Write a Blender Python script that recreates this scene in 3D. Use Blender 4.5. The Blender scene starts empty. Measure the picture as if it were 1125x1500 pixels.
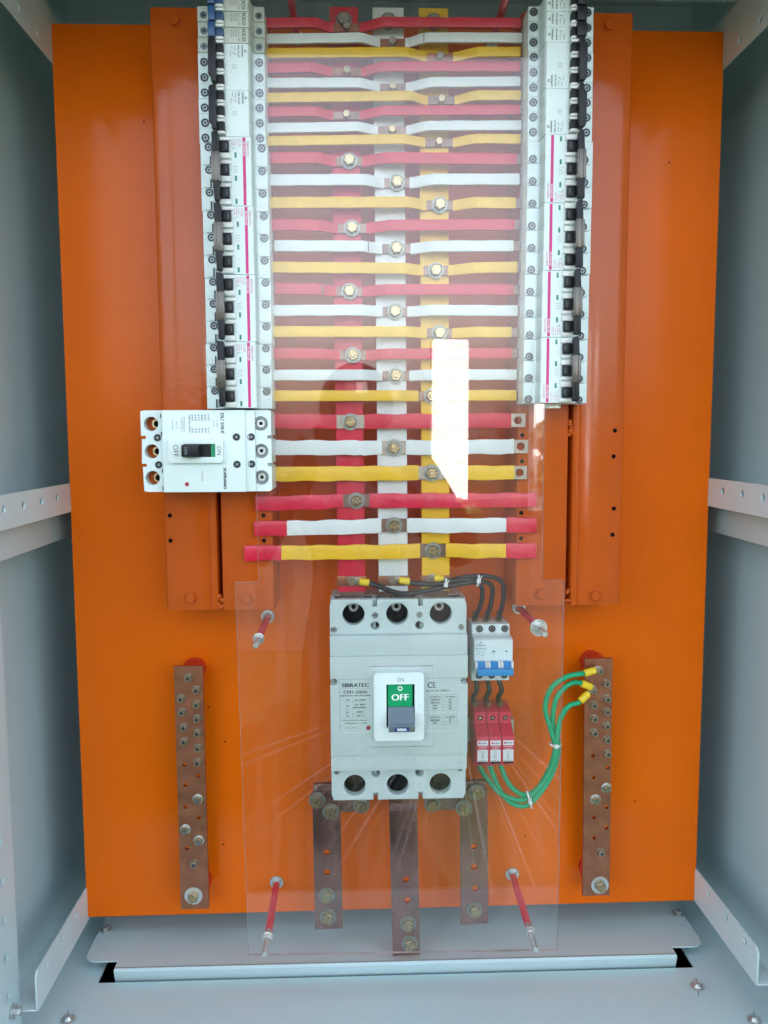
import bpy, bmesh, math, random
from mathutils import Matrix, Vector
random.seed(7)
SC = bpy.context.scene
COL = SC.collection
rad = math.radians
Z0 = 1.55            # height of the lens above the ground, metres
# ------------------------------------------------------------------ camera
cam = bpy.data.cameras.new('camera'); camo = bpy.data.objects.new('camera', cam); COL.objects.link(camo)
cam.sensor_fit = 'VERTICAL'; cam.sensor_height = 36.0; cam.lens = 28.617; cam.clip_start = 0.05; cam.clip_end = 2000
P_, Y_, R_ = 9.59878897e-02, -3.30929546e-02, -4.18572049e-03
# view rotation: tilt, turn and roll of the hand-held camera
Rx = Matrix.Rotation(P_, 3, 'X'); Ry = Matrix.Rotation(Y_, 3, 'Y'); Rz = Matrix.Rotation(R_, 3, 'Z')
RC = Rz @ Rx @ Ry                                   # place (x right, y down, z in) -> view
F = Matrix(((1, 0, 0), (0, -1, 0), (0, 0, -1)))
A = Matrix(((1, 0, 0), (0, 0, -1), (0, 1, 0)))      # world -> (x, down, in)
camo.matrix_world = Matrix.Translation((0, -1.18, Z0)) @ (F @ RC @ A).transposed().to_4x4()
SC.camera = camo
# ------------------------------------------------------------------ sky, sun, exposure
SUN_EL, SUN_AZ = rad(40), rad(12)                   # the sun stands behind the cabinet, a little to the right
w = bpy.data.worlds.new('World'); SC.world = w; w.use_nodes = True
wn = w.node_tree; wn.nodes.clear()
sky = wn.nodes.new('ShaderNodeTexSky'); sky.sky_type = 'NISHITA'; sky.sun_disc = False
sky.sun_elevation = SUN_EL; sky.sun_rotation = SUN_AZ; sky.air_density = 1.0; sky.dust_density = 4.0; sky.ozone_density = 0.3
bg = wn.nodes.new('ShaderNodeBackground'); bg.inputs[1].default_value = 0.10
wo = wn.nodes.new('ShaderNodeOutputWorld')
hs = wn.nodes.new('ShaderNodeHueSaturation'); hs.inputs['Saturation'].default_value = .5; hs.inputs['Hue'].default_value = .49   # thin high cloud
wn.links.new(sky.outputs[0], hs.inputs['Color']); wn.links.new(hs.outputs[0], bg.inputs[0]); wn.links.new(bg.outputs[0], wo.inputs[0])
sl = bpy.data.lights.new('sun', 'SUN'); sl.energy = 5.0; sl.angle = rad(0.5); sl.color = (1, .96, .9)
so = bpy.data.objects.new('sun', sl); COL.objects.link(so)
sd = Vector((math.sin(SUN_AZ)*math.cos(SUN_EL), math.cos(SUN_AZ)*math.cos(SUN_EL), math.sin(SUN_EL)))
so.rotation_euler = sd.to_track_quat('Z', 'Y').to_euler(); so.location = (0, 0, 6)
SC.view_settings.view_transform = 'Standard'; SC.view_settings.look = 'None'
SC.view_settings.exposure = 3.3; SC.view_settings.gamma = 1
SC.cycles.max_bounces = 10; SC.cycles.diffuse_bounces = 5; SC.cycles.glossy_bounces = 5; SC.cycles.transparent_max_bounces = 12
SC.cycles.caustics_reflective = False; SC.cycles.caustics_refractive = False

# ------------------------------------------------------------------ materials
MATS = {}
def mat(name, col, rough=.5, metal=0., var=.06, vscale=60., bump=0., bscale=300., coat=0., spec=None, rvar=.0):
    if name in MATS: return MATS[name]
    m = bpy.data.materials.new(name); m.use_nodes = True; nt = m.node_tree; b = nt.nodes['Principled BSDF']
    b.inputs['Metallic'].default_value = metal; b.inputs['Roughness'].default_value = rough
    if coat: b.inputs['Coat Weight'].default_value = coat; b.inputs['Coat Roughness'].default_value = .08
    if spec is not None: b.inputs['Specular IOR Level'].default_value = spec
    tc = nt.nodes.new('ShaderNodeTexCoord')
    n = nt.nodes.new('ShaderNodeTexNoise'); n.inputs['Scale'].default_value = vscale; n.inputs['Detail'].default_value = 5
    nt.links.new(tc.outputs['Object'], n.inputs['Vector'])
    mr = nt.nodes.new('ShaderNodeMapRange'); mr.inputs['From Min'].default_value = .3; mr.inputs['From Max'].default_value = .7
    mr.inputs['To Min'].default_value = 1-var; mr.inputs['To Max'].default_value = 1+var
    nt.links.new(n.outputs['Fac'], mr.inputs['Value'])
    mx = nt.nodes.new('ShaderNodeVectorMath'); mx.operation = 'SCALE'
    mx.inputs[0].default_value = col; nt.links.new(mr.outputs[0], mx.inputs['Scale'])
    nt.links.new(mx.outputs[0], b.inputs['Base Color'])
    if rvar:
        n2 = nt.nodes.new('ShaderNodeTexNoise'); n2.inputs['Scale'].default_value = vscale*.6; n2.inputs['Detail'].default_value = 6
        nt.links.new(tc.outputs['Object'], n2.inputs['Vector'])
        m2 = nt.nodes.new('ShaderNodeMapRange'); m2.inputs['From Min'].default_value = .3; m2.inputs['From Max'].default_value = .7
        m2.inputs['To Min'].default_value = max(.02, rough-rvar); m2.inputs['To Max'].default_value = rough+rvar
        nt.links.new(n2.outputs['Fac'], m2.inputs['Value']); nt.links.new(m2.outputs[0], b.inputs['Roughness'])
    if bump:
        n3 = nt.nodes.new('ShaderNodeTexNoise'); n3.inputs['Scale'].default_value = bscale; n3.inputs['Detail'].default_value = 3
        nt.links.new(tc.outputs['Object'], n3.inputs['Vector'])
        bp = nt.nodes.new('ShaderNodeBump'); bp.inputs['Strength'].default_value = bump; bp.inputs['Distance'].default_value = .001
        nt.links.new(n3.outputs['Fac'], bp.inputs['Height']); nt.links.new(bp.outputs[0], b.inputs['Normal'])
    MATS[name] = m
    return m
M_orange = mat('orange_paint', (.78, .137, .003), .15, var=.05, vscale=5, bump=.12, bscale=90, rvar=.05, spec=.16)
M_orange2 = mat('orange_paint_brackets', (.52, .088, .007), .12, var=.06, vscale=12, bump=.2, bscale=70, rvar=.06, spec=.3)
M_gray = mat('cabinet_paint', (.52, .67, .70), .30, var=.03, vscale=6, bump=.1, bscale=900)
M_galv = mat('galvanised_rail', (.58, .69, .71), .38, metal=0., var=.04, vscale=20, bump=.08, bscale=600)
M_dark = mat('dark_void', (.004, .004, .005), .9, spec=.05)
M_white = mat('white_plastic', (.74, .85, .85), .38, var=.02, vscale=30, bump=.05, bscale=1500)
M_cream = mat('cream_plastic', (.58, .62, .56), .42, var=.03, vscale=30, bump=.05, bscale=1500)
M_mccb = mat('grey_white_plastic', (.55, .65, .64), .42, var=.02, vscale=25, bump=.12, bscale=2500)
M_lug = mat('handle_guard_plastic', (.8, .82, .8), .3)
M_black = mat('black_plastic', (.009, .011, .015), .4, spec=.3)
M_navy = mat('navy_plastic', (.015, .075, .2), .35)
M_blue = mat('blue_plastic', (.01, .26, .62), .35)
M_copper = mat('bare_copper', (.22, .135, .105), .4, metal=.85, var=.18, vscale=90, rvar=.12)
M_copper2 = mat('aged_copper', (.31, .125, .07), .42, metal=.7, var=.2, vscale=45, rvar=.12)
M_copper3 = mat('polished_copper', (.30, .155, .13), .24, metal=.95, var=.15, vscale=30, rvar=.1)
M_tin = mat('tinned_copper', (.34, .29, .24), .4, metal=.8, var=.1, vscale=120)
M_zinc = mat('zinc_steel', (.58, .61, .60), .3, metal=.8, var=.1, vscale=200, rvar=.08)
M_yzinc = mat('yellow_zinc', (.38, .30, .17), .3, metal=.9, var=.15, vscale=260, rvar=.1)
M_steel = mat('dark_steel_screw', (.20, .22, .23), .35, metal=.9, var=.15, vscale=220)
M_wash = mat('dull_washer', (.27, .28, .25), .42, metal=.85, var=.15, vscale=180)
M_brass = mat('brass_screw', (.46, .34, .23), .34, metal=.85, var=.18, vscale=220)
M_red = mat('red_sleeve', (.66, .018, .045), .42, var=.06, vscale=50, bump=.3, bscale=160)
M_redt = mat('red_tape', (.70, .012, .05), .3, var=.08, vscale=60, bump=.5, bscale=110)
M_wh = mat('white_sleeve', (.76, .78, .77), .4, var=.02, vscale=50, bump=.3, bscale=160)
M_yel = mat('yellow_sleeve', (.86, .50, .015), .4, var=.05, vscale=50, bump=.3, bscale=160)
M_spd = mat('red_plastic', (.60, .010, .055), .35, var=.03)
M_cableb = mat('black_cable', (.014, .014, .016), .38, bump=.2)
M_cableg = mat('green_cable', (.0, .36, .16), .4, var=.05)
M_boot = mat('yellow_boot', (.82, .58, .02), .4)
M_brown = mat('brown_ferrule', (.2, .12, .07), .5)
M_tie = mat('nylon_tie', (.75, .77, .76), .4)
M_insul = mat('red_insulator', (.55, .03, .01), .38)
M_mag = mat('magenta_print', (.66, .03, .24), .5)
M_teal = mat('green_window', (.01, .22, .14), .35)
M_ink = mat('grey_ink', (.045, .055, .06), .6)
M_inkl = mat('light_grey_ink', (.17, .20, .21), .6)
M_pink = mat('pink_ink', (.66, .10, .28), .6)
M_tealink = mat('teal_ink', (.02, .26, .30), .6)
M_off = mat('off_green', (.0, .34, .13), .35)
M_lever = mat('grey_lever', (.16, .21, .25), .3)
M_lever2 = mat('grey_lever_tip', (.12, .14, .15), .4)
M_stk = mat('blue_sticker', (.01, .05, .17), .4)
M_label = mat('white_label', (.72, .74, .76), .45)
M_wtxt = mat('white_print', (.85, .87, .87), .5)
M_smoke = mat('smoked_clip', (.12, .11, .10), .25, metal=.5, var=.05)
M_btn = mat('dark_red_button', (.35, .01, .03), .35)

def plexi_mat():
    m = bpy.data.materials.new('clear_acrylic'); m.use_nodes = True; nt = m.node_tree; nt.nodes.clear()
    o = nt.nodes.new('ShaderNodeOutputMaterial')
    tr = nt.nodes.new('ShaderNodeBsdfTransparent'); tr.inputs[0].default_value = (.985, .99, .99, 1)
    gl = nt.nodes.new('ShaderNodeBsdfGlossy'); gl.inputs['Roughness'].default_value = .006; gl.inputs['Color'].default_value = (1, 1, 1, 1)
    lw = nt.nodes.new('ShaderNodeLayerWeight'); lw.inputs[0].default_value = .5
    pw = nt.nodes.new('ShaderNodeMath'); pw.operation = 'POWER'; pw.inputs[1].default_value = 5
    nt.links.new(lw.outputs['Facing'], pw.inputs[0])
    ma = nt.nodes.new('ShaderNodeMath'); ma.operation = 'MULTIPLY_ADD'; ma.inputs[1].default_value = .93; ma.inputs[2].default_value = .036
    nt.links.new(pw.outputs[0], ma.inputs[0])
    mx = nt.nodes.new('ShaderNodeMixShader'); nt.links.new(ma.outputs[0], mx.inputs[0]); nt.links.new(tr.outputs[0], mx.inputs[1]); nt.links.new(gl.outputs[0], mx.inputs[2])
    # dust film with wiping marks, its pale diffuse veil also painting in the haze
    df = nt.nodes.new('ShaderNodeBsdfDiffuse'); df.inputs[0].default_value = (.8, .8, .8, 1)
    tc = nt.nodes.new('ShaderNodeTexCoord'); mp = nt.nodes.new('ShaderNodeMapping'); mp.inputs['Scale'].default_value = (60, 5, 5); mp.inputs['Rotation'].default_value = (0, 0, .35)
    nt.links.new(tc.outputs['Object'], mp.inputs[0])
    n = nt.nodes.new('ShaderNodeTexNoise'); n.inputs['Scale'].default_value = 1.; n.inputs['Detail'].default_value = 4
    nt.links.new(mp.outputs[0], n.inputs['Vector'])
    mr = nt.nodes.new('ShaderNodeMapRange'); mr.inputs['From Min'].default_value = .45; mr.inputs['From Max'].default_value = .8
    mr.inputs['To Min'].default_value = .004; mr.inputs['To Max'].default_value = .022
    nt.links.new(n.outputs['Fac'], mr.inputs['Value'])
    m3 = nt.nodes.new('ShaderNodeMapping'); m3.inputs['Location'].default_value = (-.125, .325, 0); nt.links.new(tc.outputs['Object'], m3.inputs[0])
    gr = nt.nodes.new('ShaderNodeTexGradient'); gr.gradient_type = 'RADIAL'; nt.links.new(m3.outputs[0], gr.inputs[0])
    na = nt.nodes.new('ShaderNodeTexNoise'); na.noise_dimensions = '1D'; na.inputs['Scale'].default_value = 260; na.inputs['Detail'].default_value = 2; nt.links.new(gr.outputs['Fac'], na.inputs['W'])
    r1 = nt.nodes.new('ShaderNodeMapRange'); r1.inputs['From Min'].default_value = .6; r1.inputs['From Max'].default_value = .8; r1.inputs['To Max'].default_value = .07; nt.links.new(na.outputs['Fac'], r1.inputs['Value'])
    ln_ = nt.nodes.new('ShaderNodeVectorMath'); ln_.operation = 'LENGTH'; nt.links.new(m3.outputs[0], ln_.inputs[0])
    r2 = nt.nodes.new('ShaderNodeMapRange'); r2.interpolation_type = 'SMOOTHSTEP'; r2.inputs['From Min'].default_value = .03; r2.inputs['From Max'].default_value = .14; nt.links.new(ln_.outputs['Value'], r2.inputs['Value'])
    r3 = nt.nodes.new('ShaderNodeMapRange'); r3.interpolation_type = 'SMOOTHSTEP'; r3.inputs['From Min'].default_value = .36; r3.inputs['From Max'].default_value = .18; nt.links.new(ln_.outputs['Value'], r3.inputs['Value'])
    sx = nt.nodes.new('ShaderNodeSeparateXYZ'); nt.links.new(m3.outputs[0], sx.inputs[0])
    r4 = nt.nodes.new('ShaderNodeMapRange'); r4.interpolation_type = 'SMOOTHSTEP'; r4.inputs['From Min'].default_value = -.03; r4.inputs['From Max'].default_value = -.12; nt.links.new(sx.outputs['Y'], r4.inputs['Value'])
    acc = r1.outputs[0]
    for q in (r2, r3, r4):
        mm = nt.nodes.new('ShaderNodeMath'); mm.operation = 'MULTIPLY'; nt.links.new(acc, mm.inputs[0]); nt.links.new(q.outputs[0], mm.inputs[1]); acc = mm.outputs[0]
    ad = nt.nodes.new('ShaderNodeMath'); ad.operation = 'ADD'; nt.links.new(acc, ad.inputs[0]); nt.links.new(mr.outputs[0], ad.inputs[1]); mr = ad
    mx2 = nt.nodes.new('ShaderNodeMixShader'); nt.links.new(mr.outputs[0], mx2.inputs[0]); nt.links.new(mx.outputs[0], mx2.inputs[1]); nt.links.new(df.outputs[0], mx2.inputs[2])
    nt.links.new(mx2.outputs[0], o.inputs[0])
    return m
M_plexi = plexi_mat()
M_edge = mat('sawn_acrylic_edge', (.45, .42, .40), .5, var=.35, vscale=25)

# ------------------------------------------------------------------ mesh builder (millimetres: x right, y up, z out of the board)
class B:
    def __init__(s): s.bm = bmesh.new(); s.mats = []
    def mi(s, m):
        if m is None: return 0
        if m not in s.mats: s.mats.append(m)
        return s.mats.index(m)
    def box(s, x0, x1, y0, y1, z0, z1, m=None, bev=0.):
        t = bmesh.new() if bev else s.bm
        k = s.mi(m)
        v = [t.verts.new((x, y, z)) for z in (z0, z1) for y in (y0, y1) for x in (x0, x1)]
        fs = [t.faces.new([v[i] for i in q]) for q in ((0, 2, 3, 1), (4, 5, 7, 6), (0, 1, 5, 4), (2, 6, 7, 3), (0, 4, 6, 2), (1, 3, 7, 5))]
        if bev:
            bmesh.ops.bevel(t, geom=list(t.edges), offset=bev, segments=2, profile=.6, affect='EDGES')
            s.merge(t, k)
        else:
            for f in fs: f.material_index = k
        return s
    def merge(s, t, k):
        mp = {}
        for v in t.verts: mp[v] = s.bm.verts.new(v.co)
        for f in t.faces:
            try: g = s.bm.faces.new([mp[v] for v in f.verts]); g.material_index = k
            except ValueError: pass
        t.free()
    def prism(s, pts, a, b, axis='z', m=None, bev=0.):
        """closed outline pts (2D) pushed from a to b along an axis; axis x: pts=(y,z); y: pts=(x,z); z: pts=(x,y)"""
        t = bmesh.new(); k = s.mi(m)
        def P(p, q): return {'z': (p[0], p[1], q), 'x': (q, p[0], p[1]), 'y': (p[0], q, p[1])}[axis]
        lo = [t.verts.new(P(p, a)) for p in pts]; hi = [t.verts.new(P(p, b)) for p in pts]; n = len(pts)
        t.faces.new(lo); t.faces.new(hi)
        for i in range(n): t.faces.new((lo[i], lo[(i+1) % n], hi[(i+1) % n], hi[i]))
        bmesh.ops.recalc_face_normals(t, faces=t.faces)
        if bev: bmesh.ops.bevel(t, geom=list(t.edges), offset=bev, segments=2, profile=.6, affect='EDGES')
        s.merge(t, k); return s
    def cyl(s, cx, cy, z0, z1, r, n=20, m=None, r2=None, rot=0., cham=0.):
        pr = [(r, z0), (r if r2 is None else r2, z1)]
        if cham: pr = [(r, z0), (r, z1-cham), (r-cham, z1)]
        k = s.mi(m); rings = []
        for R, z in pr: rings.append([s.bm.verts.new((cx+R*math.cos(rot+2*math.pi*i/n), cy+R*math.sin(rot+2*math.pi*i/n), z)) for i in range(n)])
        fs = [s.bm.faces.new(rings[0][::-1]), s.bm.faces.new(rings[-1])]
        for a, b in zip(rings, rings[1:]):
            for i in range(n): fs.append(s.bm.faces.new((a[i], a[(i+1) % n], b[(i+1) % n], b[i])))
        for f in fs: f.material_index = k
        return s
    def ring(s, cx, cy, z0, z1, r, ri, n=24, m=None):
        k = s.mi(m); c = [(ri, z0), (r, z0), (r, z1), (ri, z1)]; rings = []
        for R, z in c: rings.append([s.bm.verts.new((cx+R*math.cos(2*math.pi*i/n), cy+R*math.sin(2*math.pi*i/n), z)) for i in range(n)])
        for j in range(4):
            a, b = rings[j], rings[(j+1) % 4]
            for i in range(n): s.bm.faces.new((a[i], a[(i+1) % n], b[(i+1) % n], b[i])).material_index = k
        return s
    def plate(s, outer, holes, z0, z1, m=None):
        """flat plate with real holes"""
        t = bmesh.new(); k = s.mi(m); loops = []
        for lp in [outer]+holes:
            vs = [t.verts.new((x, y, z1)) for x, y in lp]
            for i in range(len(vs)): t.edges.new((vs[i], vs[(i+1) % len(vs)]))
            loops.append(vs)
        bmesh.ops.triangle_fill(t, use_beauty=True, use_dissolve=False, edges=list(t.edges), normal=(0, 0, 1))
        top = list(t.faces)
        for f in top:
            if f.normal.z < 0: f.normal_flip()
        low = {}
        for vs in loops:
            for v in vs: low[v] = t.verts.new((v.co.x, v.co.y, z0))
        for f in top: t.faces.new([low[v] for v in reversed(f.verts)])
        for vs in loops:
            n = len(vs)
            for i in range(n):
                a, b = vs[i], vs[(i+1) % n]; t.faces.new((a, b, low[b], low[a]))
        bmesh.ops.recalc_face_normals(t, faces=t.faces)
        s.merge(t, k); return s
    def tube(s, pts, r, n=10, m=None, caps=True):
        k = s.mi(m); P = [Vector(p) for p in pts]; rr = r if isinstance(r, (list, tuple)) else [r]*len(P); rings = []; up = None
        for i, p in enumerate(P):
            d = (P[min(i+1, len(P)-1)]-P[max(i-1, 0)]).normalized()
            if up is None: up = d.orthogonal().normalized()
            up = (up-d*up.dot(d)).normalized(); sd_ = d.cross(up)
            rings.append([s.bm.verts.new(p+rr[i]*(up*math.cos(2*math.pi*j/n)+sd_*math.sin(2*math.pi*j/n))) for j in range(n)])
        for a, b in zip(rings, rings[1:]):
            for i in range(n): s.bm.faces.new((a[i], a[(i+1) % n], b[(i+1) % n], b[i])).material_index = k
        if caps:
            s.bm.faces.new(rings[0][::-1]).material_index = k; s.bm.faces.new(rings[-1]).material_index = k
        return s
    def strip(s, pts, y0f, y1f, th, m=None):
        """bar following pts=[(x,z)], from y0f(x) to y1f(x), thickness th below z"""
        k = s.mi(m); R = []
        for x, z in pts:
            R.append([s.bm.verts.new(c) for c in ((x, y0f(x), z-th), (x, y1f(x), z-th), (x, y1f(x), z), (x, y0f(x), z))])
        for a, b in zip(R, R[1:]):
            for i in range(4): s.bm.faces.new((a[i], b[i], b[(i+1) % 4], a[(i+1) % 4])).material_index = k
        s.bm.faces.new(R[0]).material_index = k; s.bm.faces.new(R[-1][::-1]).material_index = k
        return s
    def bevel(s, off, ang=40, seg=2):
        bmesh.ops.recalc_face_normals(s.bm, faces=s.bm.faces)
        ed = [e for e in s.bm.edges if len(e.link_faces) == 2 and e.calc_face_angle(0) > rad(ang)]
        bmesh.ops.bevel(s.bm, geom=ed, offset=off, segments=seg, profile=.6, affect='EDGES', clamp_overlap=True); return s
    def mesh(s, name, m=None, smooth=True):
        bmesh.ops.recalc_face_normals(s.bm, faces=s.bm.faces)
        bmesh.ops.scale(s.bm, vec=(.001, .001, .001), verts=s.bm.verts)
        me = bpy.data.meshes.new(name); s.bm.to_mesh(me); s.bm.free()
        for x in (s.mats or [m]): me.materials.append(x)
        if smooth:
            me.polygons.foreach_set('use_smooth', [True]*len(me.polygons))
            try: me.set_sharp_from_angle(angle=rad(38))
            except Exception: pass
        return me
RX = rad(90)
def thing(name, label, cat, x=0, y=0, z=0, rot=0., group=None):
    o = bpy.data.objects.new(name, None); COL.objects.link(o); o.empty_display_size = .02
    o.location = (x/1000, -z/1000, Z0+y/1000); o.rotation_euler = (RX, -rad(rot), 0)
    o['label'] = label; o['category'] = cat
    if group: o['group'] = group
    return o
def part(name, b, m, parent, smooth=True, loc=None, label=None):
    me = b.mesh(name, m, smooth) if isinstance(b, B) else b
    o = bpy.data.objects.new(name, me); COL.objects.link(o); o.parent = parent
    if loc: o.location = Vector(loc)/1000
    if label: o['label'] = label
    return o
def solo(name, b, m, label, cat, x=0, y=0, z=0, group=None, kind=None, smooth=True):
    me = b.mesh(name, m, smooth) if isinstance(b, B) else b
    o = bpy.data.objects.new(name, me); COL.objects.link(o)
    o.location = (x/1000, -z/1000, Z0+y/1000); o.rotation_euler = (RX, 0, 0)
    if kind: o['kind'] = kind
    else: o['label'] = label; o['category'] = cat
    if group: o['group'] = group
    return o
def clone(root, label=None, x=None, y=None, z=None, rot=None):
    c = root.copy(); COL.objects.link(c)
    if label: c['label'] = label
    if x is not None: c.location = (x/1000, -z/1000, Z0+y/1000)
    if rot is not None: c.rotation_euler = (RX, -rad(rot), 0)
    for ch in list(root.children):
        d = ch.copy(); COL.objects.link(d); d.parent = c
        for g in list(ch.children):
            e = g.copy(); COL.objects.link(e); e.parent = d
    return c
def circ(cx, cy, r, n=20, ph=0.): return [(cx+r*math.cos(ph+2*math.pi*i/n), cy+r*math.sin(ph+2*math.pi*i/n)) for i in range(n)]
def rrect(x0, x1, y0, y1, r, n=4):
    out = []
    for cx, cy, a in ((x1-r, y1-r, 0), (x0+r, y1-r, 90), (x0+r, y0+r, 180), (x1-r, y0+r, 270)):
        for i in range(n+1): t = rad(a+90*i/n); out.append((cx+r*math.cos(t), cy+r*math.sin(t)))
    return out
# ------------------------------------------------------------------ printed text (flat meshes, 0.1 mm proud)
TXT = {}
def glyphs(s):
    if s not in TXT:
        c = bpy.data.curves.new('t', 'FONT'); c.body = s; c.resolution_u = 2; c.align_x = 'LEFT'
        o = bpy.data.objects.new('t', c); COL.objects.link(o)
        me = bpy.data.meshes.new_from_object(o)
        vs = [v.co[:2] for v in me.vertices]; fs = [tuple(p.vertices) for p in me.polygons]
        bpy.data.objects.remove(o); bpy.data.curves.remove(c); bpy.data.meshes.remove(me)
        xs = [v[0] for v in vs]; ys = [v[1] for v in vs]
        TXT[s] = (vs, fs, min(xs), max(xs), min(ys), max(ys))
    return TXT[s]
def text(b, s, cx, cy, wd, ht, z, rot=0, m=None, bold=0.):
    vs, fs, x0, x1, y0, y1 = glyphs(s); k = b.mi(m)
    sx = wd/max(x1-x0, 1e-6); sy = ht/max(y1-y0, 1e-6); ca, sa = math.cos(rad(rot)), math.sin(rad(rot))
    offs = [(0, 0)]+([(bold, 0), (-bold, 0)] if bold else [])
    for j, (ox, oy) in enumerate(offs):
        nv = []
        for x, y in vs:
            u = (x-(x0+x1)/2)*sx+ox; v = (y-(y0+y1)/2)*sy+oy
            nv.append(b.bm.verts.new((cx+u*ca-v*sa, cy+u*sa+v*ca, z+.015*j)))
        for f in fs:
            try: b.bm.faces.new([nv[i] for i in f]).material_index = k
            except ValueError: pass
    return b
def flat(b, x0, x1, y0, y1, z, m=None):
    k = b.mi(m); b.bm.faces.new([b.bm.verts.new(c) for c in ((x0, y0, z), (x1, y0, z), (x1, y1, z), (x0, y1, z))]).material_index = k; return b

# ================================================================== the setting: ground, cabinet shell
g = B(); g.box(-60000, 60000, -60000, 60000, -40, 0)
me = g.mesh('ground', mat('ground_soil', (.02, .028, .014), .95, var=.35, vscale=.6, spec=.1))
go = bpy.data.objects.new('ground', me); COL.objects.link(go); go['kind'] = 'structure'

XL, XR, VF, VC, HB, HF = -485, 592, -778, 740, -300, 420   # inner faces of the cabinet
b = B(); b.box(XL-3, XL, VF-3, VC+3, HB-3, HF)
solo('cabinet_side_left', b, M_gray, '', '', kind='structure')
b = B(); b.box(XR, XR+3, VF-3, VC+3, HB-3, HF)
solo('cabinet_side_right', b, M_gray, '', '', kind='structure')
b = B(); b.box(XL, XR, VF-3, VC+3, HB-3, HB)
solo('cabinet_back', b, M_gray, '', '', kind='structure')
# floor: front sheet, slot, raised gland sheet with a folded lip
b = B()
b.box(XL, XR, VF-3, VF, 76, HF)
b.box(XL, -375, VF-3, VF, HB, 76); b.box(487, XR, VF-3, VF, HB, 76)
solo('cabinet_floor', b, M_gray, '', '', kind='structure')
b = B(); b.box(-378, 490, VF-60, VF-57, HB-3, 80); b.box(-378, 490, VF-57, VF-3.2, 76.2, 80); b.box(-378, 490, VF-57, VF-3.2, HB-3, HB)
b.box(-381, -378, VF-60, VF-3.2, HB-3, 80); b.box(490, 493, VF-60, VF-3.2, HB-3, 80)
solo('slot_dark_box', b, M_dark, '', '', kind='structure')  # closed dark box added to keep light from the ground out of the slot
b = B()
def arc(cx, cz, r, a0, a1, n=6): return [(cx+r*math.cos(rad(a0+(a1-a0)*i/n)), cz+r*math.sin(rad(a0+(a1-a0)*i/n))) for i in range(n+1)]
G0 = VF+16
b.prism(arc(-384, 36, 18, 180, 90)+[(-352, 54), (-352, 70), (462, 70), (462, 54)]+arc(494, 36, 18, 90, 0)+[(512, HB+2), (-402, HB+2)], G0, G0+2, 'y')
b.prism([(G0+2, 69), (G0+2, 72), (G0-1, 74.5), (VF-14, 66), (VF-14, 64), (G0-3, 72), (G0, 70)], -352, 462, 'x')
for xx in (-399, 496): b.box(xx, xx+13, G0-14, G0, HB+4, 30)
gs = thing('gland_plate', 'pale grey floor panel with a folded front lip below the orange board', 'panel')
part('sheet', b, M_gray, gs)
for x, z in ((-391, -20), (503, -26)):
    b = B(); b.cyl(0, 0, 0, 2, 9, 20, M_zinc); b.cyl(0, 0, 2, 7, 5, 6, M_zinc)
    o = part('bolt', b, M_zinc, gs, loc=(x, G0+2.1, z)); o.rotation_euler = (-RX, 0, 0)
b = B()
b.box(XL, XR, VC, VC+3, HB, HF)
b.box(-330, 430, VC-4, VC, HB+160, 240); b.box(-395, -350, VC-3, VC, HB+60, 240); b.box(450, 500, VC-3, VC, HB+60, 240)
for k in range(11): b.box(-300+70*k, -298.5+70*k, VC-8, VC-4, HB+60, 240)
solo('cabinet_ceiling', b, M_gray, '', '', kind='structure')
b = B(); b.box(XL, XR, 582, VC, HF-20, HF, bev=2); solo('shading_header', b, M_gray, '', '', kind='structure')  # unseen header added to shade the ceiling and the upper board
b = B(); b.box(XL, XR, 640, 643.5, -90, -86)
solo('tie_rod', b, M_galv, 'thin pale rod running along the top of the cabinet behind the board', 'rod')
# floor screws
for i, (x, z, lb) in enumerate(((-391, 149, 'round head screw in the floor slot at the bottom left corner'), (474, 118, 'round head screw in the curved floor slot at lower right'), (522, 186, 'round head screw at the bottom right edge of the floor'))):
    b = B(); b.box(-.5, .5, -20, 20, .1, .4, M_inkl); b.cyl(0, 0, .6, 2, 9, 24, M_zinc); b.cyl(0, 0, 2, 6, 6.5, 20, M_zinc, r2=3.5)
    o = solo('floor_screw', b, M_zinc, lb, 'screw', x, VF, z, group='screws in the cabinet floor'); o.rotation_euler = (0, 0, rad((20, -18, -24)[i]))

# ------------------------------------------------------------------ slotted front posts at the sides
def post(x0, x1, face, lb):
    t = thing('frame_post', lb, 'post', group='front posts of the cabinet')
    holes = [(rrect(-6, 6, y-5, y+5, 1.2, 2)) for y in range(-745, 620, 50)]
    b = B(); b.plate([(-34, VF+6), (34, VF+6), (34, VC-10), (-34, VC-10)], holes, 0, 2.5)
    o = part('slotted_strip', b, M_gray, t, loc=(face, 0, 0)); s = 1 if face < 0 else -1
    o.rotation_euler = (0, s*RX, 0); o.location = (face/1000, 0, .215)
    b = B(); b.cyl(0, 0, 0, 3, 9, 20); b.cyl(0, 0, 3, 11, 5.5, 6)
    o = part('bolt', b, M_zinc, t); o.rotation_euler = (0, s*RX, 0); o.location = ((face+s*3)/1000, -.722, .205)
post(0, 0, -441, 'slotted grey post at the left front edge of the cabinet')
post(0, 0, 549, 'slotted grey post at the right front edge of the cabinet')

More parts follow.
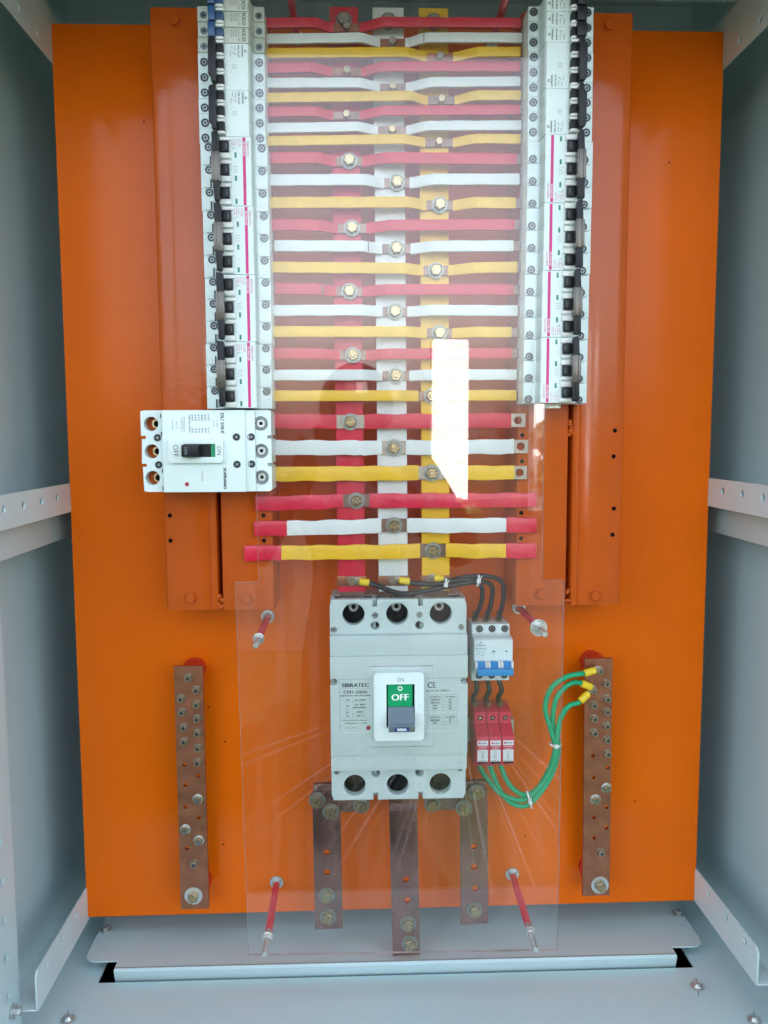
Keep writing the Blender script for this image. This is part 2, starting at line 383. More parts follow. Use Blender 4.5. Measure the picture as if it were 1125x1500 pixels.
# ------------------------------------------------------------------ side rails (angles with round holes)
def rail(face, side, y0, y1, z1, hs, yh, lb, flange_low=True, wide=False):
    """side=-1 left wall, +1 right wall; upright flange on plane x=face, flat flange back to the wall"""
    t = thing('side_rail', lb, 'rail', group='punched side rails of the cabinet')
    wall = -441 if side < 0 else 549
    holes = [circ(h, yh, 5.2, 14) for h in hs]
    ch = 6
    out = [(-60, y0), (z1-ch*.3, y0), (z1, y0+ch*.4), (z1, y1-ch), (z1-ch, y1), (-60, y1)]
    b = B(); b.plate(out, holes, -1.2, 1.2)
    o = part('upright_flange', b, M_galv, t); o.rotation_euler = (0, -RX, 0); o.location = (face/1000, 0, 0)
    # after the turn local x becomes +z
    b = B(); yy = y0 if flange_low else y1-2
    b.box(min(face, wall)+1.4, max(face, wall)-1.4, yy, yy+2, -60, z1-1)
    part('flat_flange', b, M_galv, t)
    if wide:
        b = B(); xx = wall
        b.box(min(wall, wall-side*4), max(wall, wall-side*4), y0-44, y0-1, -90, 340, bev=1)
        part('wall_strip', b, M_gray, t)
    return t
hs = [52, 108, 166, 223, 280]
rail(-412, -1, -731, -679, 195, [50, 104, 160], -691, 'punched grey angle rising from the bottom left corner of the orange board')
rail(518, 1, -721, -670, 197, [49, 107, 162], -682, 'punched grey angle running from the bottom right corner of the orange board')
rail(-412, -1, -110, -69, 320, hs, -86, 'punched grey rail on the left wall at mid height', wide=True)
rail(518, 1, -108, -67, 320, [48, 106, 163, 220, 277], -83, 'punched grey rail on the right wall at mid height', wide=True)
rail(-412, -1, 506, 576, 320, [56, 114, 172, 230], 521, 'punched grey rail at the top left corner of the orange board', False)
rail(518, 1, 507, 576, 320, [51, 106, 163, 220], 523, 'punched grey rail at the top right corner of the orange board', False)

# ------------------------------------------------------------------ orange mounting board
t = thing('mounting_board', 'large glossy orange mounting board filling the cabinet', 'board')
b = B(); dots = [circ(x, y, 1.6, 8) for x, y in ((-300, -380), (-205, -640), (300, -690), (-222, -400), (-196, -420), (430, 300), (-330, -500))]
b.plate([(-412, -725), (518, -721), (518, 557), (-411, 557)], [], -2, 0)
part('sheet', b, M_orange, t)
b = B(); b.box(-412, -410, -724, 557, -52, -2); b.box(516, 518, -720, 557, -52, -2); b.box(-410, 516, 555, 557, -52, -2); b.prism([(-410, -725), (516, -721), (516, -719), (-410, -723)], -52, -2, 'z')
part('folded_edge', b, M_orange, t)
for x, y in ((-222, -402), (-199, -455), (252, -611), (-255, -702), (-205, -615), (-290, 430), (445, 380), (420, -560)):
    b = B(); b.cyl(x, y, 0, .25, 1.4, 8); part('paint_speck', b, M_dark, t)

# ------------------------------------------------------------------ bracket channels
def painted_bolt(root, x, y, z):
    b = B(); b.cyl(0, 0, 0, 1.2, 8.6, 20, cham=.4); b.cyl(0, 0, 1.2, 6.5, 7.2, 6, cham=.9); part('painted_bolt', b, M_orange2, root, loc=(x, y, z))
def channel(x0, x1, y0, y1, h, lb, bolts, holes, foldL, foldR):
    t = thing('mounting_channel', lb, 'channel', group='orange channels carrying the breaker columns')
    r = 5.
    pr = [(x0, 1), (x0, h-r), (x0+r*.3, h-r*.3), (x0+r, h), (x1-r, h), (x1-r*.3, h-r*.3), (x1, h-r), (x1, 1), (x1-3, 1), (x1-3, h-r), (x1-r, h-3), (x0+r, h-3), (x0+3, h-r), (x0+3, 1)]
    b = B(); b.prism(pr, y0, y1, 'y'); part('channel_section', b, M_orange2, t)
    for x, y in bolts: painted_bolt(t, x, y, h)
    for x, y in holes:
        b = B(); b.cyl(x, y, h, h+.25, 3., 12); part('rivet_hole', b, M_dark, t)
        b = B(); b.ring(x, y, h, h+.7, 4.2, 3., 14); part('hole_rim', b, M_orange2, t)
    return t
channel(-259, -189, -237, 538, 85, 'outer orange channel behind the left breaker column', [(-226, 522), (-226, -220)], [(-251, -108), (-251, -142)], 0, 0)
channel(-184, -113, -237, 538, 85, 'inner orange channel behind the left breaker column', [(-151, -222)], [(-126, -109), (-126, -143)], 0, 0)
channel(292, 362, -236, 538, 85, 'outer orange channel behind the right breaker column', [(329, 523), (326, -223)], [(349, 3), (348, -32), (350, -103), (349, -139)], 0, 0)
channel(216, 287, -236, 538, 85, 'inner orange channel behind the right breaker column', [(251, -220)], [(223, -3), (223, -38), (223, -108), (223, -143)], 0, 0)
for (x, y, s, lb) in ((-186.5, -226, 1, 'lumpy painted weld at the foot of the left channel slot'), (289.5, 6, 1, 'painted weld bridging the right channel slot below the breakers'), (289.5, -222, .8, 'small painted weld at the foot of the right channel slot')):
    b = B()
    for k in range(7):
        bmesh.ops.create_icosphere(b.bm, subdivisions=2, radius=3.6*s*random.uniform(.7, 1.2), matrix=Matrix.Translation((random.uniform(-2.5, 2.5), random.uniform(-9, 9), random.uniform(-3, 1))))
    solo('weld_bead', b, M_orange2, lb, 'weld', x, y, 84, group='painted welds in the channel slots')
# raised folded ridge beside each slot
for (x0, x1, lb) in ((-200, -189.5, 'rounded orange ridge along the left slot'), (292.5, 303, 'rounded orange ridge along the right slot')):
    b = B(); n = 8; pts = [(x0+(x1-x0)*i/n, 85.2+2.6*math.sin(math.pi*i/n)) for i in range(n+1)]
    b.prism(pts, -236, 30 if x0 < 0 else 38, 'y'); solo('channel_ridge', b, M_orange2, lb, 'ridge', group='folded ridges beside the channel slots')

# ------------------------------------------------------------------ vertical busbars
def lean(y): return -2.2+(-y+150)/760*4.5
def vbar(cx, wd, m, lb):
    t = thing('vertical_busbar', lb, 'busbar', group='three vertical busbars')
    b = B(); ys = [545, 300, 50, -216]
    for a, c in zip(ys, ys[1:]): pass
    b.prism([(cx-wd/2+lean(545), 545), (cx+wd/2+lean(545), 545), (cx+wd/2+lean(-216), -216), (cx-wd/2+lean(-216), -216)], 71, 78, 'z'); b.bevel(.8)
    part('sleeve', b, m, t)
    b = B(); b.prism([(cx-wd/2+2+lean(-216), -216), (cx+wd/2-2+lean(-216), -216), (cx+wd/2-2+lean(-216), -229), (cx-wd/2+2+lean(-216), -229)], 72, 77.5, 'z')
    part('copper_end', b, M_copper, t)
    b = B(); x = cx+lean(-206); b.box(x-wd/2-1.2, x+wd/2+1.2, -208, -194, 70, 79.2, bev=.5); part('bare_copper_band', b, M_copper2, t)
    for y in (526, -120):
        b = B(); b.cyl(0, 0, 0.2, 30, 14, 24, r2=16); b.cyl(0, 0, 30, 40, 12, 24); b.cyl(0, 0, 40, 70, 16, 24, r2=13)
        part('insulator', b, M_insul, t, loc=(cx+lean(y), y-2, .3))
    b = B(); b.ring(0, 0, 0, 1.4, 10.5, 3); b.cyl(0, 0, 1.4, 8, 8.6, 6, cham=1); part('bolt', b, M_tin, t, loc=(cx+lean(526), 528, 78))
    return t
vbar(-8, 37, M_red, 'red sleeved vertical busbar, leftmost of the three')
vbar(49, 40, M_wh, 'white sleeved vertical busbar in the middle of the three')
vbar(107.5, 38, M_yel, 'yellow sleeved vertical busbar, rightmost of the three')

# ------------------------------------------------------------------ horizontal branch bars
C = {'r': (M_red, 'red'), 'w': (M_wh, 'white'), 'y': (M_yel, 'yellow')}
BR = [('r', 515, 519, -9, 518), ('w', 496, 501, 50, 500), ('y', 479, 484, 111, 483), ('r', 461, 466, -9, 464), ('w', 443, 448, 50, 445), ('y', 425, 431, 113, 430),
      ('r', 408, 413, -10, 410), ('w', 388, 394, 49, 392), ('y', 372, 377, 110, 377), ('r', 351, 352, -7, 353), ('w', 324, 327, 55, 326), ('y', 296, 297, 111, 298),
      ('r', 268, 270, -4, 268), ('w', 242, 243, 54, 242), ('y', 215, 216, 106, 214), ('r', 188, 187, -8, 187), ('w', 160, 160, 52, 161), ('y', 133, 132, 111, 133),
      ('r', 105, 105, -4, 104), ('w', 77, 77, 53, 77), ('y', 50, 50, 101, 50), ('r', 17, 17, -8, 16), ('w', -18, -18, 50, -19), ('y', -53, -53, 101, -53),
      ('r', -92, -90, -1, -90), ('w', -126, -124, 50, -124), ('y', -159, -159, 103, -159)]
ORD = ['first', 'second', 'third', 'fourth', 'fifth', 'sixth', 'seventh', 'eighth', 'ninth']
def hexbolt(wash, af, ht, m1, m2, root, x, y, z, nut=False, rot=None):
    b = B(); R = af/2/math.cos(rad(30)); rt = random.uniform(0, 1) if rot is None else rot
    b.cyl(0, 0, 1.6, 2.9+ht, R, 6, m1, rot=rt, cham=R*.16)
    if nut: b.cyl(0, 0, 2.9+ht, ht+6, R*.5, 14, m1, cham=.6)
    else: b.ring(0, 0, 2.9+ht, 3.2+ht, R*.68, R*.5, 14, m1)
    o = part('bolt', b, m1, root, loc=(x, y, z))
    b = B(); b.ring(0, 0, 0, 1.5, wash/2, R*.45, 28, m2); b.ring(0, 0, 1.5, 2.4, wash/2*.82, R*.45, 24, m2)
    part('washer', b, m2, o)
    return o
cnt = {'r': 0, 'w': 0, 'y': 0}
H1, H0 = 97., 82.
for i, (c, vl, vr, bx, vb) in enumerate(BR):
    m, cn = C[c]; n = cnt[c]; cnt[c] += 1
    size = 'thin' if i < 9 else ('medium' if i < 21 else 'broad')
    extra = ['', '', '', '', '', '', '', '', ''][n]
    lb = f'{size} {cn} branch bar, {ORD[n]} {cn} one from the top'
    if i >= 24: lb = ('broad red branch bar taped red to both ends, lowest red one', 'broad white branch bar with red taped ends, lowest white one', 'broad yellow branch bar with red taped ends, lowest of all the bars')[i-24]
    elif i >= 21: lb = f'broad {cn} branch bar ending in a bare drilled lug at its right end'
    t = thing('branch_bar', lb, 'busbar', group='horizontal branch bars across the busbars')
    hw = 6.0 if i < 9 else (7.0 if i < 21 else 9.8)
    top1, bot = (H1, H0) if i < 21 else (H1-6 if i < 24 else H1-5, H0)
    xl, xr = -121, 224
    if i == 24: xl, xr = -136, 242
    if i == 25: xl, xr = -138, 243
    if i == 26: xl, xr = -152, 243
    if 21 <= i < 24: xr = (226, 230, 229)[i-21]
    cw = random.uniform(15, 17.5); r1, r2 = bx-41-random.uniform(0, 6), bx+44+random.uniform(0, 8)
    wav = [random.uniform(-.5, .5) for _ in range(40)]
    def yc(x, vl=vl, vr=vr, vb=vb, bx=bx):
        return vl+(vb-vl)*min(1, max(0, (x+110)/(bx+110))) if x < bx else vb+(vr-vb)*min(1, (x-bx)/(215-bx))
    def path(x0, x1, dz):
        xs = sorted(set([x0, x1]+[x for x in (r1, bx-cw-2, bx+cw+2, r2) if x0 < x < x1]+[x for x in range(int(x0)+6, int(x1)-5, 12)]))
        P = []
        for x in xs:
            if x <= r1 or x >= r2: z = top1
            elif x < bx-cw-2: s = (x-r1)/(bx-cw-2-r1); z = top1+(bot-top1)*(s*s*(3-2*s))
            elif x <= bx+cw+2: z = bot
            else: s = (r2-x)/(r2-bx-cw-2); z = top1+(bot-top1)*(s*s*(3-2*s))
            P.append((x, z+dz))
        return P
    def wy(x, k, amp): return amp*math.sin(x*.13+k*2.1+i)*.5+amp*math.sin(x*.41+k+i*1.7)*.5
    b = B(); b.strip(path(xl, xr, 0), lambda x: yc(x)-hw+.9, lambda x: yc(x)+hw-.9, 3.4); b.bevel(.3, 50, 1)
    if 21 <= i < 24:
        b = B(); b.strip(path(xl, xr-24, 0), lambda x: yc(x)-hw+.9, lambda x: yc(x)+hw-.9, 3.4)
        b.plate([(xr-24, vr-hw+.9), (xr, vr-hw+.9), (xr, vr+hw-.9), (xr-24, vr+hw-.9)], [circ(xr-10, vr, 5.4, 20)], top1-3.4, top1)
        part('copper_bar', b, M_tin, t)
    else: part('copper_bar', b, M_copper if i > 3 else M_copper2, t)
    amp = .25 if i < 21 else .9
    def sleeve(x0, x1, mm, k, nm='sleeve', extra=0., label=None):
        b = B(); e = extra
        b.strip(path(x0, x1, .9+e), lambda x: yc(x)-hw-e+wy(x, k, amp), lambda x: yc(x)+hw+e+wy(x, k+3, amp), 5.2+2*e); b.bevel(.9 if i < 21 else 1.2, 50, 2)
        part(nm, b, mm, t, label=label)
    sl0 = -112+ (random.uniform(0, 2) if i < 9 else random.uniform(2, 8)); sr0 = (random.uniform(212, 215) if i < 9 else random.uniform(205, 214))
    if i < 21: sleeve(sl0, bx-cw-1, m, 0); sleeve(bx+cw+1, sr0, m, 1)
    elif i < 24: sleeve(-116, bx-cw-1, m, 0); sleeve(bx+cw+1, (207, 211, 212)[i-21], m, 1)
    elif i == 24: sleeve(-136, bx-cw-1, M_redt, 0); sleeve(bx+cw+1, 242, M_redt, 1)
    else:
        a0 = -94 if i == 25 else -102
        sleeve(a0-3, bx-cw-1, m, 0); sleeve(bx+cw+1, 204, m, 1)
        sleeve(xl, a0, M_redt, 2, 'tape_wrap', .5, 'red tape round the left end'); sleeve(201, xr, M_redt, 3, 'tape_wrap', .5, 'red tape round the right end')
    if i < 9: hexbolt(10.5, 9.4, 4, M_tin if i < 3 else M_yzinc, M_tin, t, bx, vb, bot)
    else: hexbolt(21 if i < 21 else 22.5, 14, 6, M_yzinc, M_wash, t, bx, vb, bot, nut=(i > 17))

# ------------------------------------------------------------------ modular breakers
def shoulder_screw(b, x, y, z, r=5.0, cream=False):
    b.ring(x, y, z-.3, z+.5, r+.9, r, 18, M_inkl); b.cyl(x, y, z-.2, z+.15, r, 18, M_dark)
    b.cyl(x, y, z+.15, z+.5, r*.72, 16, M_zinc)
    return b
def screw_part(root, x, y, z, r, light=False):
    b = B()
    b.ring(0, 0, -.4, .7, r+.8, r, 20, M_lug if light else M_inkl); b.cyl(0, 0, -.3, .1, r, 20, M_inkl if light else M_dark)
    b.cyl(0, 0, .1, .5, r*.72, 18, M_steel); a = random.uniform(0, 3.14); ca, sa = math.cos(a), math.sin(a)
    for q in (0, 1):
        c2, s2 = (ca, sa) if q == 0 else (-sa, ca); L, W = r*.55, r*.12
        k = b.mi(M_dark)
        b.bm.faces.new([b.bm.verts.new((c2*u-s2*v, s2*u+c2*v, .56+.02*q)) for u, v in ((-L, -W), (L, -W), (L, W), (-L, W))]).material_index = k
    return part('terminal_screw', b, M_zinc, root, loc=(x, y, z))
def body_profile(style):
    if style == 'wide': return [(-41, 0), (-41, 46), (-23.5, 46), (-20.5, 50), (-20.5, 70), (23, 70), (24.5, 69), (26, 50), (27.5, 46), (41, 46), (41, 0)]
    return [(-40.5, 0), (-40.5, 44.5), (-24.5, 45), (-22.5, 48), (-22.5, 69), (-21.5, 70), (23.5, 70), (25.5, 66), (26.5, 50), (28.5, 45), (40.5, 44.5), (40.5, 0)]
def breaker(name, style, n, lb, cat, grp, x, y, z, rot=0, tie=True):
    p = 27.05 if style == 'wide' else 17.85
    t = thing(name, lb, cat, x, y, z, rot, grp)
    bodym = {'foco': M_cream, 'wide': M_white, 'three': M_white, 'one': M_white, 'blue': M_white}[style]
    b = B()
    for k in range(n):
        if style in ('three', 'wide', 'blue') and n > 1:
            # shoulders split per pole, face shared
            b.prism(body_profile(style), -(k+1)*p+(.12 if k < n-1 else .25), -k*p-(.12 if k else .25), 'y', bev=.35)
        else: b.prism(body_profile(style), -(k+1)*p+.25, -k*p-.25, 'y', bev=.4)
    part('body', b, bodym, t)
    if n > 1:
        b = B(); b.box(1.2 if style == 'wide' else -2.8, 22.6, -n*p+.4, -.4, 69.8, 70.02, None); part('face_plate', b, bodym, t)
    hx0, hx1 = (-12.5, -1.5) if style == 'wide' else (-16, -3.5)
    for k in range(n):
        yc_ = -(k+.5)*p
        if style == 'wide':
            screw_part(t, -31, yc_+9, 46, 4.1); screw_part(t, 34.5, yc_+8, 46, 4.3)
            b = B(); b.box(-37, -26, yc_+14.5, yc_+15.2, 46, 46.4); b.box(-27, -26.3, yc_+4, yc_+14.5, 46, 46.4)
            b.box(28.5, 40, yc_+12.5, yc_+13.2, 46, 46.4); b.box(39.6, 41, yc_+9.5, yc_+10.2, 46, 46.4); b.box(39.4, 40, yc_+10.2, yc_+12.5, 46, 46.4)
            part('recess_line', b, M_inkl, t, smooth=False)
            b = B(); b.box(-29.8, -27.8, yc_-12.5, yc_-1.5, 46, 46.5, M_ink); b.box(-26.6, -25.6, yc_-12.5, yc_-1.5, 46, 46.5, M_ink)
            part('vent_slot', b, M_ink, t, smooth=False)
            # window with rocker
            b = B(); b.box(hx0-3, hx1+1.5, yc_-12.5, yc_-6.2, 70, 74, M_lug, .9); b.box(hx0-1, hx1+1.5, yc_+8.2, yc_+12.3, 70, 73, M_lug, .9)
            part('handle_guard', b, M_lug, t)
            b = B(); b.box(hx0-3, hx1-.5, yc_-5.4, yc_+7.2, 70.1, 76, M_black, 1.2)
            o = part('toggle', b, M_black, t)
            b = B(); text(b, 'OFF', (hx0+hx1)/2+2, yc_+1, 7.2, 2.6, 76.2, -90, M_inkl); part('toggle_print', b, M_wtxt, o, smooth=False)
            b = B(); b.box(4.2, 6.6, yc_-10.5-.5, yc_-5, 70, 70.5, M_teal); part('indicator_window', b, M_teal, t)
        else:
            light = style == 'foco'
            screw_part(t, -33, yc_-2, 45, 4.3 if not light else 4.6, light); screw_part(t, 34, yc_-2, 45, 4.4 if not light else 4.6, light)
            hm = {'foco': M_navy, 'blue': M_blue}.get(style, M_black)
            b = B()
            for s in (-1, 1):
                q = [(-14.5, yc_+s*8.4), (-3.6, yc_+s*8.4), (-3.6, yc_+s*6.4), (-6, yc_+s*5.3), (-14.5, yc_+s*5.3), (-16.5, yc_+s*6.6)]
                b.prism(q, 70, 79.5, 'z', bev=.6)
            part('handle_guard', b, M_lug, t)
            b = B(); b.box(-18, -4.4, yc_-5.0, yc_+5.0, 70.2, 78, hm, 1.2)
            for q in range(5): b.box(-14+q*2, -13.2+q*2, yc_-4.2, yc_+4.2, 78, 78.5, hm)
            part('toggle', b, hm, t)
    L = n*p
    if style == 'wide':
        b = B(); b.prism([(-20, -1), (-13, -1), (-11.5, -4), (-11.5, -L*.30), (-12.5, -L*.30), (-12.5, -L*.68), (-11.5, -L*.68), (-11.5, -L+4), (-13, -L+1), (-18, -L+1), (-19.5, -L*.68), (-18.5, -L*.68), (-18.5, -L*.3), (-19.5, -L*.3)], 80, 90, 'z', bev=.8)
        part('tie_bar', b, M_black, t)
        b = B(); b.box(-21, -10.5, -L*.71, -L*.29, 78, 90.5, M_smoke, .8); b.box(-19.5, -17.5, -L*.705, -L*.295, 90.5, 91.8, M_smoke, .4); b.box(-14, -12, -L*.705, -L*.295, 90.5, 91.8, M_smoke, .4)
        part('metal_clip', b, M_smoke, t)
        b = B(); b.box(14, 17.5, -L+1, -1, 70, 70.2, M_mag); part('stripe', b, M_mag, t)
        b = B()
        text(b, 'SIBRATEC', 20.2, -14.5, 18.5, 2.3, 70.3, -90, M_pink)
        text(b, 'SD3N125', 15.75, -14, 17, 2.2, 70.4, -90, M_wtxt, .12)
        text(b, 'C125', 10.7, -7.3, 9.5, 2.4, 70.3, -90, M_pink)
        for q, s in enumerate(('3P 400V~', '10000', 'IEC 60898')): text(b, s, 7-2.6*q, -6.8, 8.2-q*.4, 1.3, 70.3, -90, M_pink)
        for q in range(3):
            y0 = -L*.5+6-q*3.2
            for a, c in (((1.5, y0), (5, y0-1.2)), ((5, y0-1.2), (5, y0-2.4))): pass
            b.box(2.2, 3.8, y0-.9, y0-.6, 70, 70.3, M_inkl); b.box(5, 7.8, y0-.2, y0+.1, 70, 70.3, M_inkl); b.box(3.8, 5, y0-.6, y0-.3, 70, 70.3, M_inkl)
        b.box(2, 2.4, -15.6, -13, 70, 70.3, M_inkl); b.box(2.4, 6.5, -13.2, -12.9, 70, 70.3, M_inkl)
        part('printed_label', b, M_pink, t, smooth=False)
    elif style in ('three', 'blue'):
        hm = M_blue if style == 'blue' else M_black
        ink = M_tealink if style == 'blue' else M_ink
        b = B()
        if style == 'blue': b.box(-20.5, -12, -L+2.2, -2.2, 78, 90, hm, 1.2)
        else: b.prism([(-20.5, -4.5), (-18, -2), (-12, -2), (-12, -L+2), (-17.5, -L+2), (-18, -L+9), (-21, -L+11)], 79, 91, 'z', bev=1.1)
        part('tie_bar', b, hm, t)
        b = B(); off = 1.2
        text(b, 'SOPRANO', 17.0, -8.9, 13.5, 2.1, 70.3, -90, ink, .1)
        b.ring(20.6, -8.9, 70.05, 70.3, 1.5, .9, 10, ink)
        text(b, 'SHB C63 3P', 12.4, -9, 14, 1.7, 70.3, -90, ink, .1)
        text(b, '230/400V', 8.4, -6, 6, 1.3, 70.3, -90, ink); text(b, '3000', 4.8, -5, 5, 1.2, 70.3, -90, ink); text(b, 'NBR NM', 3.0, -12, 6, 1.1, 70.3, -90, ink)
        b.box(7.5, 10, -13, -12.7, 70, 70.3, ink); b.box(7.5, 7.8, -12.7, -11, 70, 70.3, ink); b.box(5, 7.5, -11, -10.7, 70, 70.3, ink)
        for q in range(3): b.box(4, 10, -L*.5-2+q*2.2, -L*.5-1.75+q*2.2, 70, 70.25, M_inkl if style != 'blue' else ink)
        if style == 'blue':
            for q in (1, 2): b.box(7.5, 9, -q*p-10.5, -q*p-7.5, 70, 70.3, M_ink)
        part('printed_label', b, ink, t, smooth=False)
    elif style == 'foco':
        b = B(); text(b, 'FOCO', 18.8, -8.9, 14, 4.4, 70.3, -90, M_ink, .18)
        text(b, 'CE', 13.2, -13.8, 3.4, 2.3, 70.3, -90, M_ink)
        for q, s in enumerate(('C63 1P', 'NBR NM 60898', '127/220V 3000A', 'IEC 60947')): text(b, s, 12.8-3*q, -6.0-.4*q, 8.5, 1.3, 70.3, -90, M_ink)
        part('printed_label', b, M_ink, t, smooth=False)
        b = B(); b.box(-21.5, -13, -p+.6, -.6, 78, 86, M_navy, 1.2); part('tie_bar', b, M_navy, t)
    elif style == 'one':
        b = B(); text(b, 'SOPRANO', 16.5, -8.9, 12.5, 2.1, 70.3, -90, M_ink, .1); b.ring(20.2, -8.9, 70.05, 70.3, 1.5, .9, 10, M_ink)
        text(b, 'SHB C63', 11.4, -8.9, 13, 1.8, 70.3, -90, M_ink, .15); text(b, '127V 3000', 7, -6.5, 8, 1.4, 70.3, -90, M_ink); text(b, '60898', 2.5, -6, 7, 1.4, 70.3, -90, M_ink)
        b.box(4.5, 8, -13, -12.6, 70, 70.3, M_ink); b.box(4.5, 4.9, -12.6, -11, 70, 70.3, M_ink)
        part('printed_label', b, M_ink, t, smooth=False)
        b = B(); b.box(-21.5, -10, -p+.8, -.8, 78, 86, M_black, 1.2); part('tie_bar', b, M_black, t)
    return t
GL, GR = 'breakers stacked in the left column', 'breakers stacked in the right column'
CX = -149.5
f0 = breaker('single_pole_breaker', 'foco', 1, 'cream single breaker with blue toggle, cut by the top edge of the photo, left column', 'breaker', GL, CX, 518.3, 85)
for k, l in ((1, 'cream single breaker with blue toggle, middle of its three, left column'), (2, 'cream single breaker with blue toggle, lowest of its three, left column')):
    clone(f0, l, CX+(0, .3, -.2)[k], 518.3-18.1*k, 85)
t0 = breaker('triple_breaker', 'three', 3, 'white triple breaker with long black handle directly under the blue toggled ones, left column', 'breaker', GL, CX-.5, 463.9, 85)
clone(t0, 'white triple breaker with long black handle directly above the magenta striped ones, left column', CX-1, 410.5, 85)
w0 = breaker('wide_breaker', 'wide', 3, 'white breaker with magenta stripe, topmost striped one in the left column', 'breaker', GL, CX+.5, 357, 85)
clone(w0, 'white breaker with magenta stripe, second striped one from the top in the left column', CX+1.5, 275.8, 85)
clone(w0, 'white breaker with magenta stripe, third striped one from the top in the left column', CX+2, 194.6, 85)
clone(w0, 'lowest magenta striped white breaker of the left column, touching the sideways breaker', CX+1.2, 113.4, 85)
CR = 256.8
s0 = breaker('single_pole_breaker', 'one', 1, 'white single breaker with black toggle, cut by the top edge of the photo, right column', 'breaker', GR, CR-1, 505.2, 85, 180)
clone(s0, 'white single breaker with black toggle, middle of its three, right column', CR-.8, 487.3, 85)
clone(s0, 'white single breaker with black toggle directly above the long handled ones, right column', CR-.8, 469.6, 85)
clone(t0, 'white triple breaker with long black handle directly under the single ones, right column', CR-.2, 416.2, 85, 180)['group'] = GR
clone(t0, 'white triple breaker with long black handle directly above the magenta striped ones, right column', CR, 362.8, 85, 180)['group'] = GR
for k, l in enumerate(('white breaker with magenta stripe, topmost striped one in the right column', 'white breaker with magenta stripe, second striped one from the top in the right column', 'white breaker with magenta stripe, third striped one from the top in the right column', 'lowest magenta striped white breaker of the right column, touched by the bright reflection')):
    clone(w0, l, CR+(.6, .2, -.8, -1.2)[k], 281.6-81.3*k, 85, 180)['group'] = GR
# fix: the right column hangs upside down, so its origin is the lower edge
M3 = breaker('small_breaker', 'blue', 3, 'small white triple breaker with blue handle beside the large moulded breaker', 'breaker', None, 159.5, -307.5, 18, 90)

# DIN rails behind the columns
for x, lb in ((CX, 'steel mounting rail behind the left breaker column'), (CR, 'steel mounting rail behind the right breaker column')):
    b = B(); b.box(x-17.5, x+17.5, 33, 520, 85.3, 86.5); solo('mounting_rail', b, M_zinc, lb, 'rail', group='mounting rails behind the breakers')
b = B(); b.box(150, 222, -325, -290, 8, 17, bev=.5); b.box(216, 222, -312, -298, 17, 40)
solo('mounting_rail', b, M_zinc, 'short steel rail behind the small blue handled breaker', 'rail')
b = B(); b.box(154, 228, -455, -420, 8, 17, bev=.5); b.box(221, 226, -446, -415, 17, 36)
solo('mounting_rail', b, M_zinc, 'short steel rail behind the three red surge arresters', 'rail')

# ------------------------------------------------------------------ sideways 250 A breaker
t = thing('moulded_breaker', 'large white breaker lying sideways under the left column, its lever between OFF and ON', 'breaker', -189.3, -21, 85)
x0, x1, y0, y1 = -81.5, 81.5, -51.2, 51.2
o_ = [(x0, y1-1), (x0+5, y1), (x1-3, y1), (x1, y1-2)]
for yy in (17.5, -17.5): o_ += [(x1, yy+2), (x1-5, yy+2), (x1-5, yy-2), (x1, yy-2)]
o_ += [(x1, y0+2), (x1-3, y0), (x0+7, y0), (x0+2, y0+1)]
for yy in (-17.5, 17.5): o_ += [(x0+1, yy-2), (x0+6, yy-2), (x0+6, yy+2), (x0, yy+2)]
TH = [circ(x0+13, yy, 9, 24) for yy in (34.5, 0, -33.5)]
b = B(); b.plate(o_, TH+[circ(x1-13, yy, 7.4, 24) for yy in (34, 0, -33.5)], 8, 58)
b.box(x0+4, x1-4, y0+2, y1-2, 0, 8)
part('body', b, M_white, t)
b = B(); b.prism([(x0+28.5, 58), (x0+28.5, 69), (x0+30, 70), (x1-33, 70), (x1-31, 69), (x1-31, 64), (x1-20, 63), (x1-19.5, 58)], y0+.2, y1-.2, 'y', bev=.5)
part('raised_cover', b, M_white, t)
for yy in (34.5, 0, -33.5):
    b = B(); b.cyl(x0+19, yy, 40, 52, 7, 6, M_yzinc, rot=.5); b.cyl(x0+19, yy, 52, 52.4, 4, 14, M_dark); part('terminal_nut', b, M_yzinc, t)
    b = B(); b.cyl(x0+13, yy, 42, 42.6, 8.9, 20, M_orange2); part('terminal_opening', b, M_orange2, t)
    b = B(); b.ring(x1-13, yy, 40, 54, 7.2, 5.0, 24, M_steel); b.ring(x1-13, yy, 40, 55, 5.0, 2.4, 18, M_zinc); b.cyl(x1-13, yy, 40, 50, 6, 20, M_dark); b.ring(x1-13, yy, 58, 58.8, 9, 7.5, 24, M_inkl)
    part('terminal_bolt', b, M_zinc, t)
for xx, yy, zz in ((x0+20.5, 17, 58), (x0+21, -17, 58), (x1-42, 17.5, 70), (x1-42, -16.5, 70), (x1-24.5, 17.5, 63.5), (x1-24.5, -16.5, 63.5)):
    b = B(); b.ring(xx, yy, zz-.3, zz+.5, 4.8, 3.8, 18, M_inkl); b.cyl(xx, yy, zz-.2, zz+.15, 3.8, 16, M_dark); b.cyl(xx, yy, zz+.1, zz+.4, 2.2, 14, M_steel); part('cover_screw', b, M_zinc, t)
for yy in (44, 22, -24, -46):
    b = B(); b.box(x0+27.6, x0+28.6, yy-2.5, yy+2.5, 58, 69.6); part('cover_gap', b, M_dark, t)
b = B(); hx = -.5-9
fr = [(-44, 13.5), (-41, 16.5), (21, 16.5), (24, 13.5), (24, -11.5), (21, -14.5), (-41, -14.5), (-44, -11.5)]
b.plate(fr, [[(-25.5, -7), (14, -7), (14, 9), (-25.5, 9)]], 70, 78); b.bevel(1.2, 50)
part('handle_frame', b, M_white, t)
b = B(); b.box(-25.5, 14, -7, 9, 70.1, 73, M_black); b.box(8.5, 14, -7, 9, 73, 74, M_off); part('handle_window', b, M_black, t)
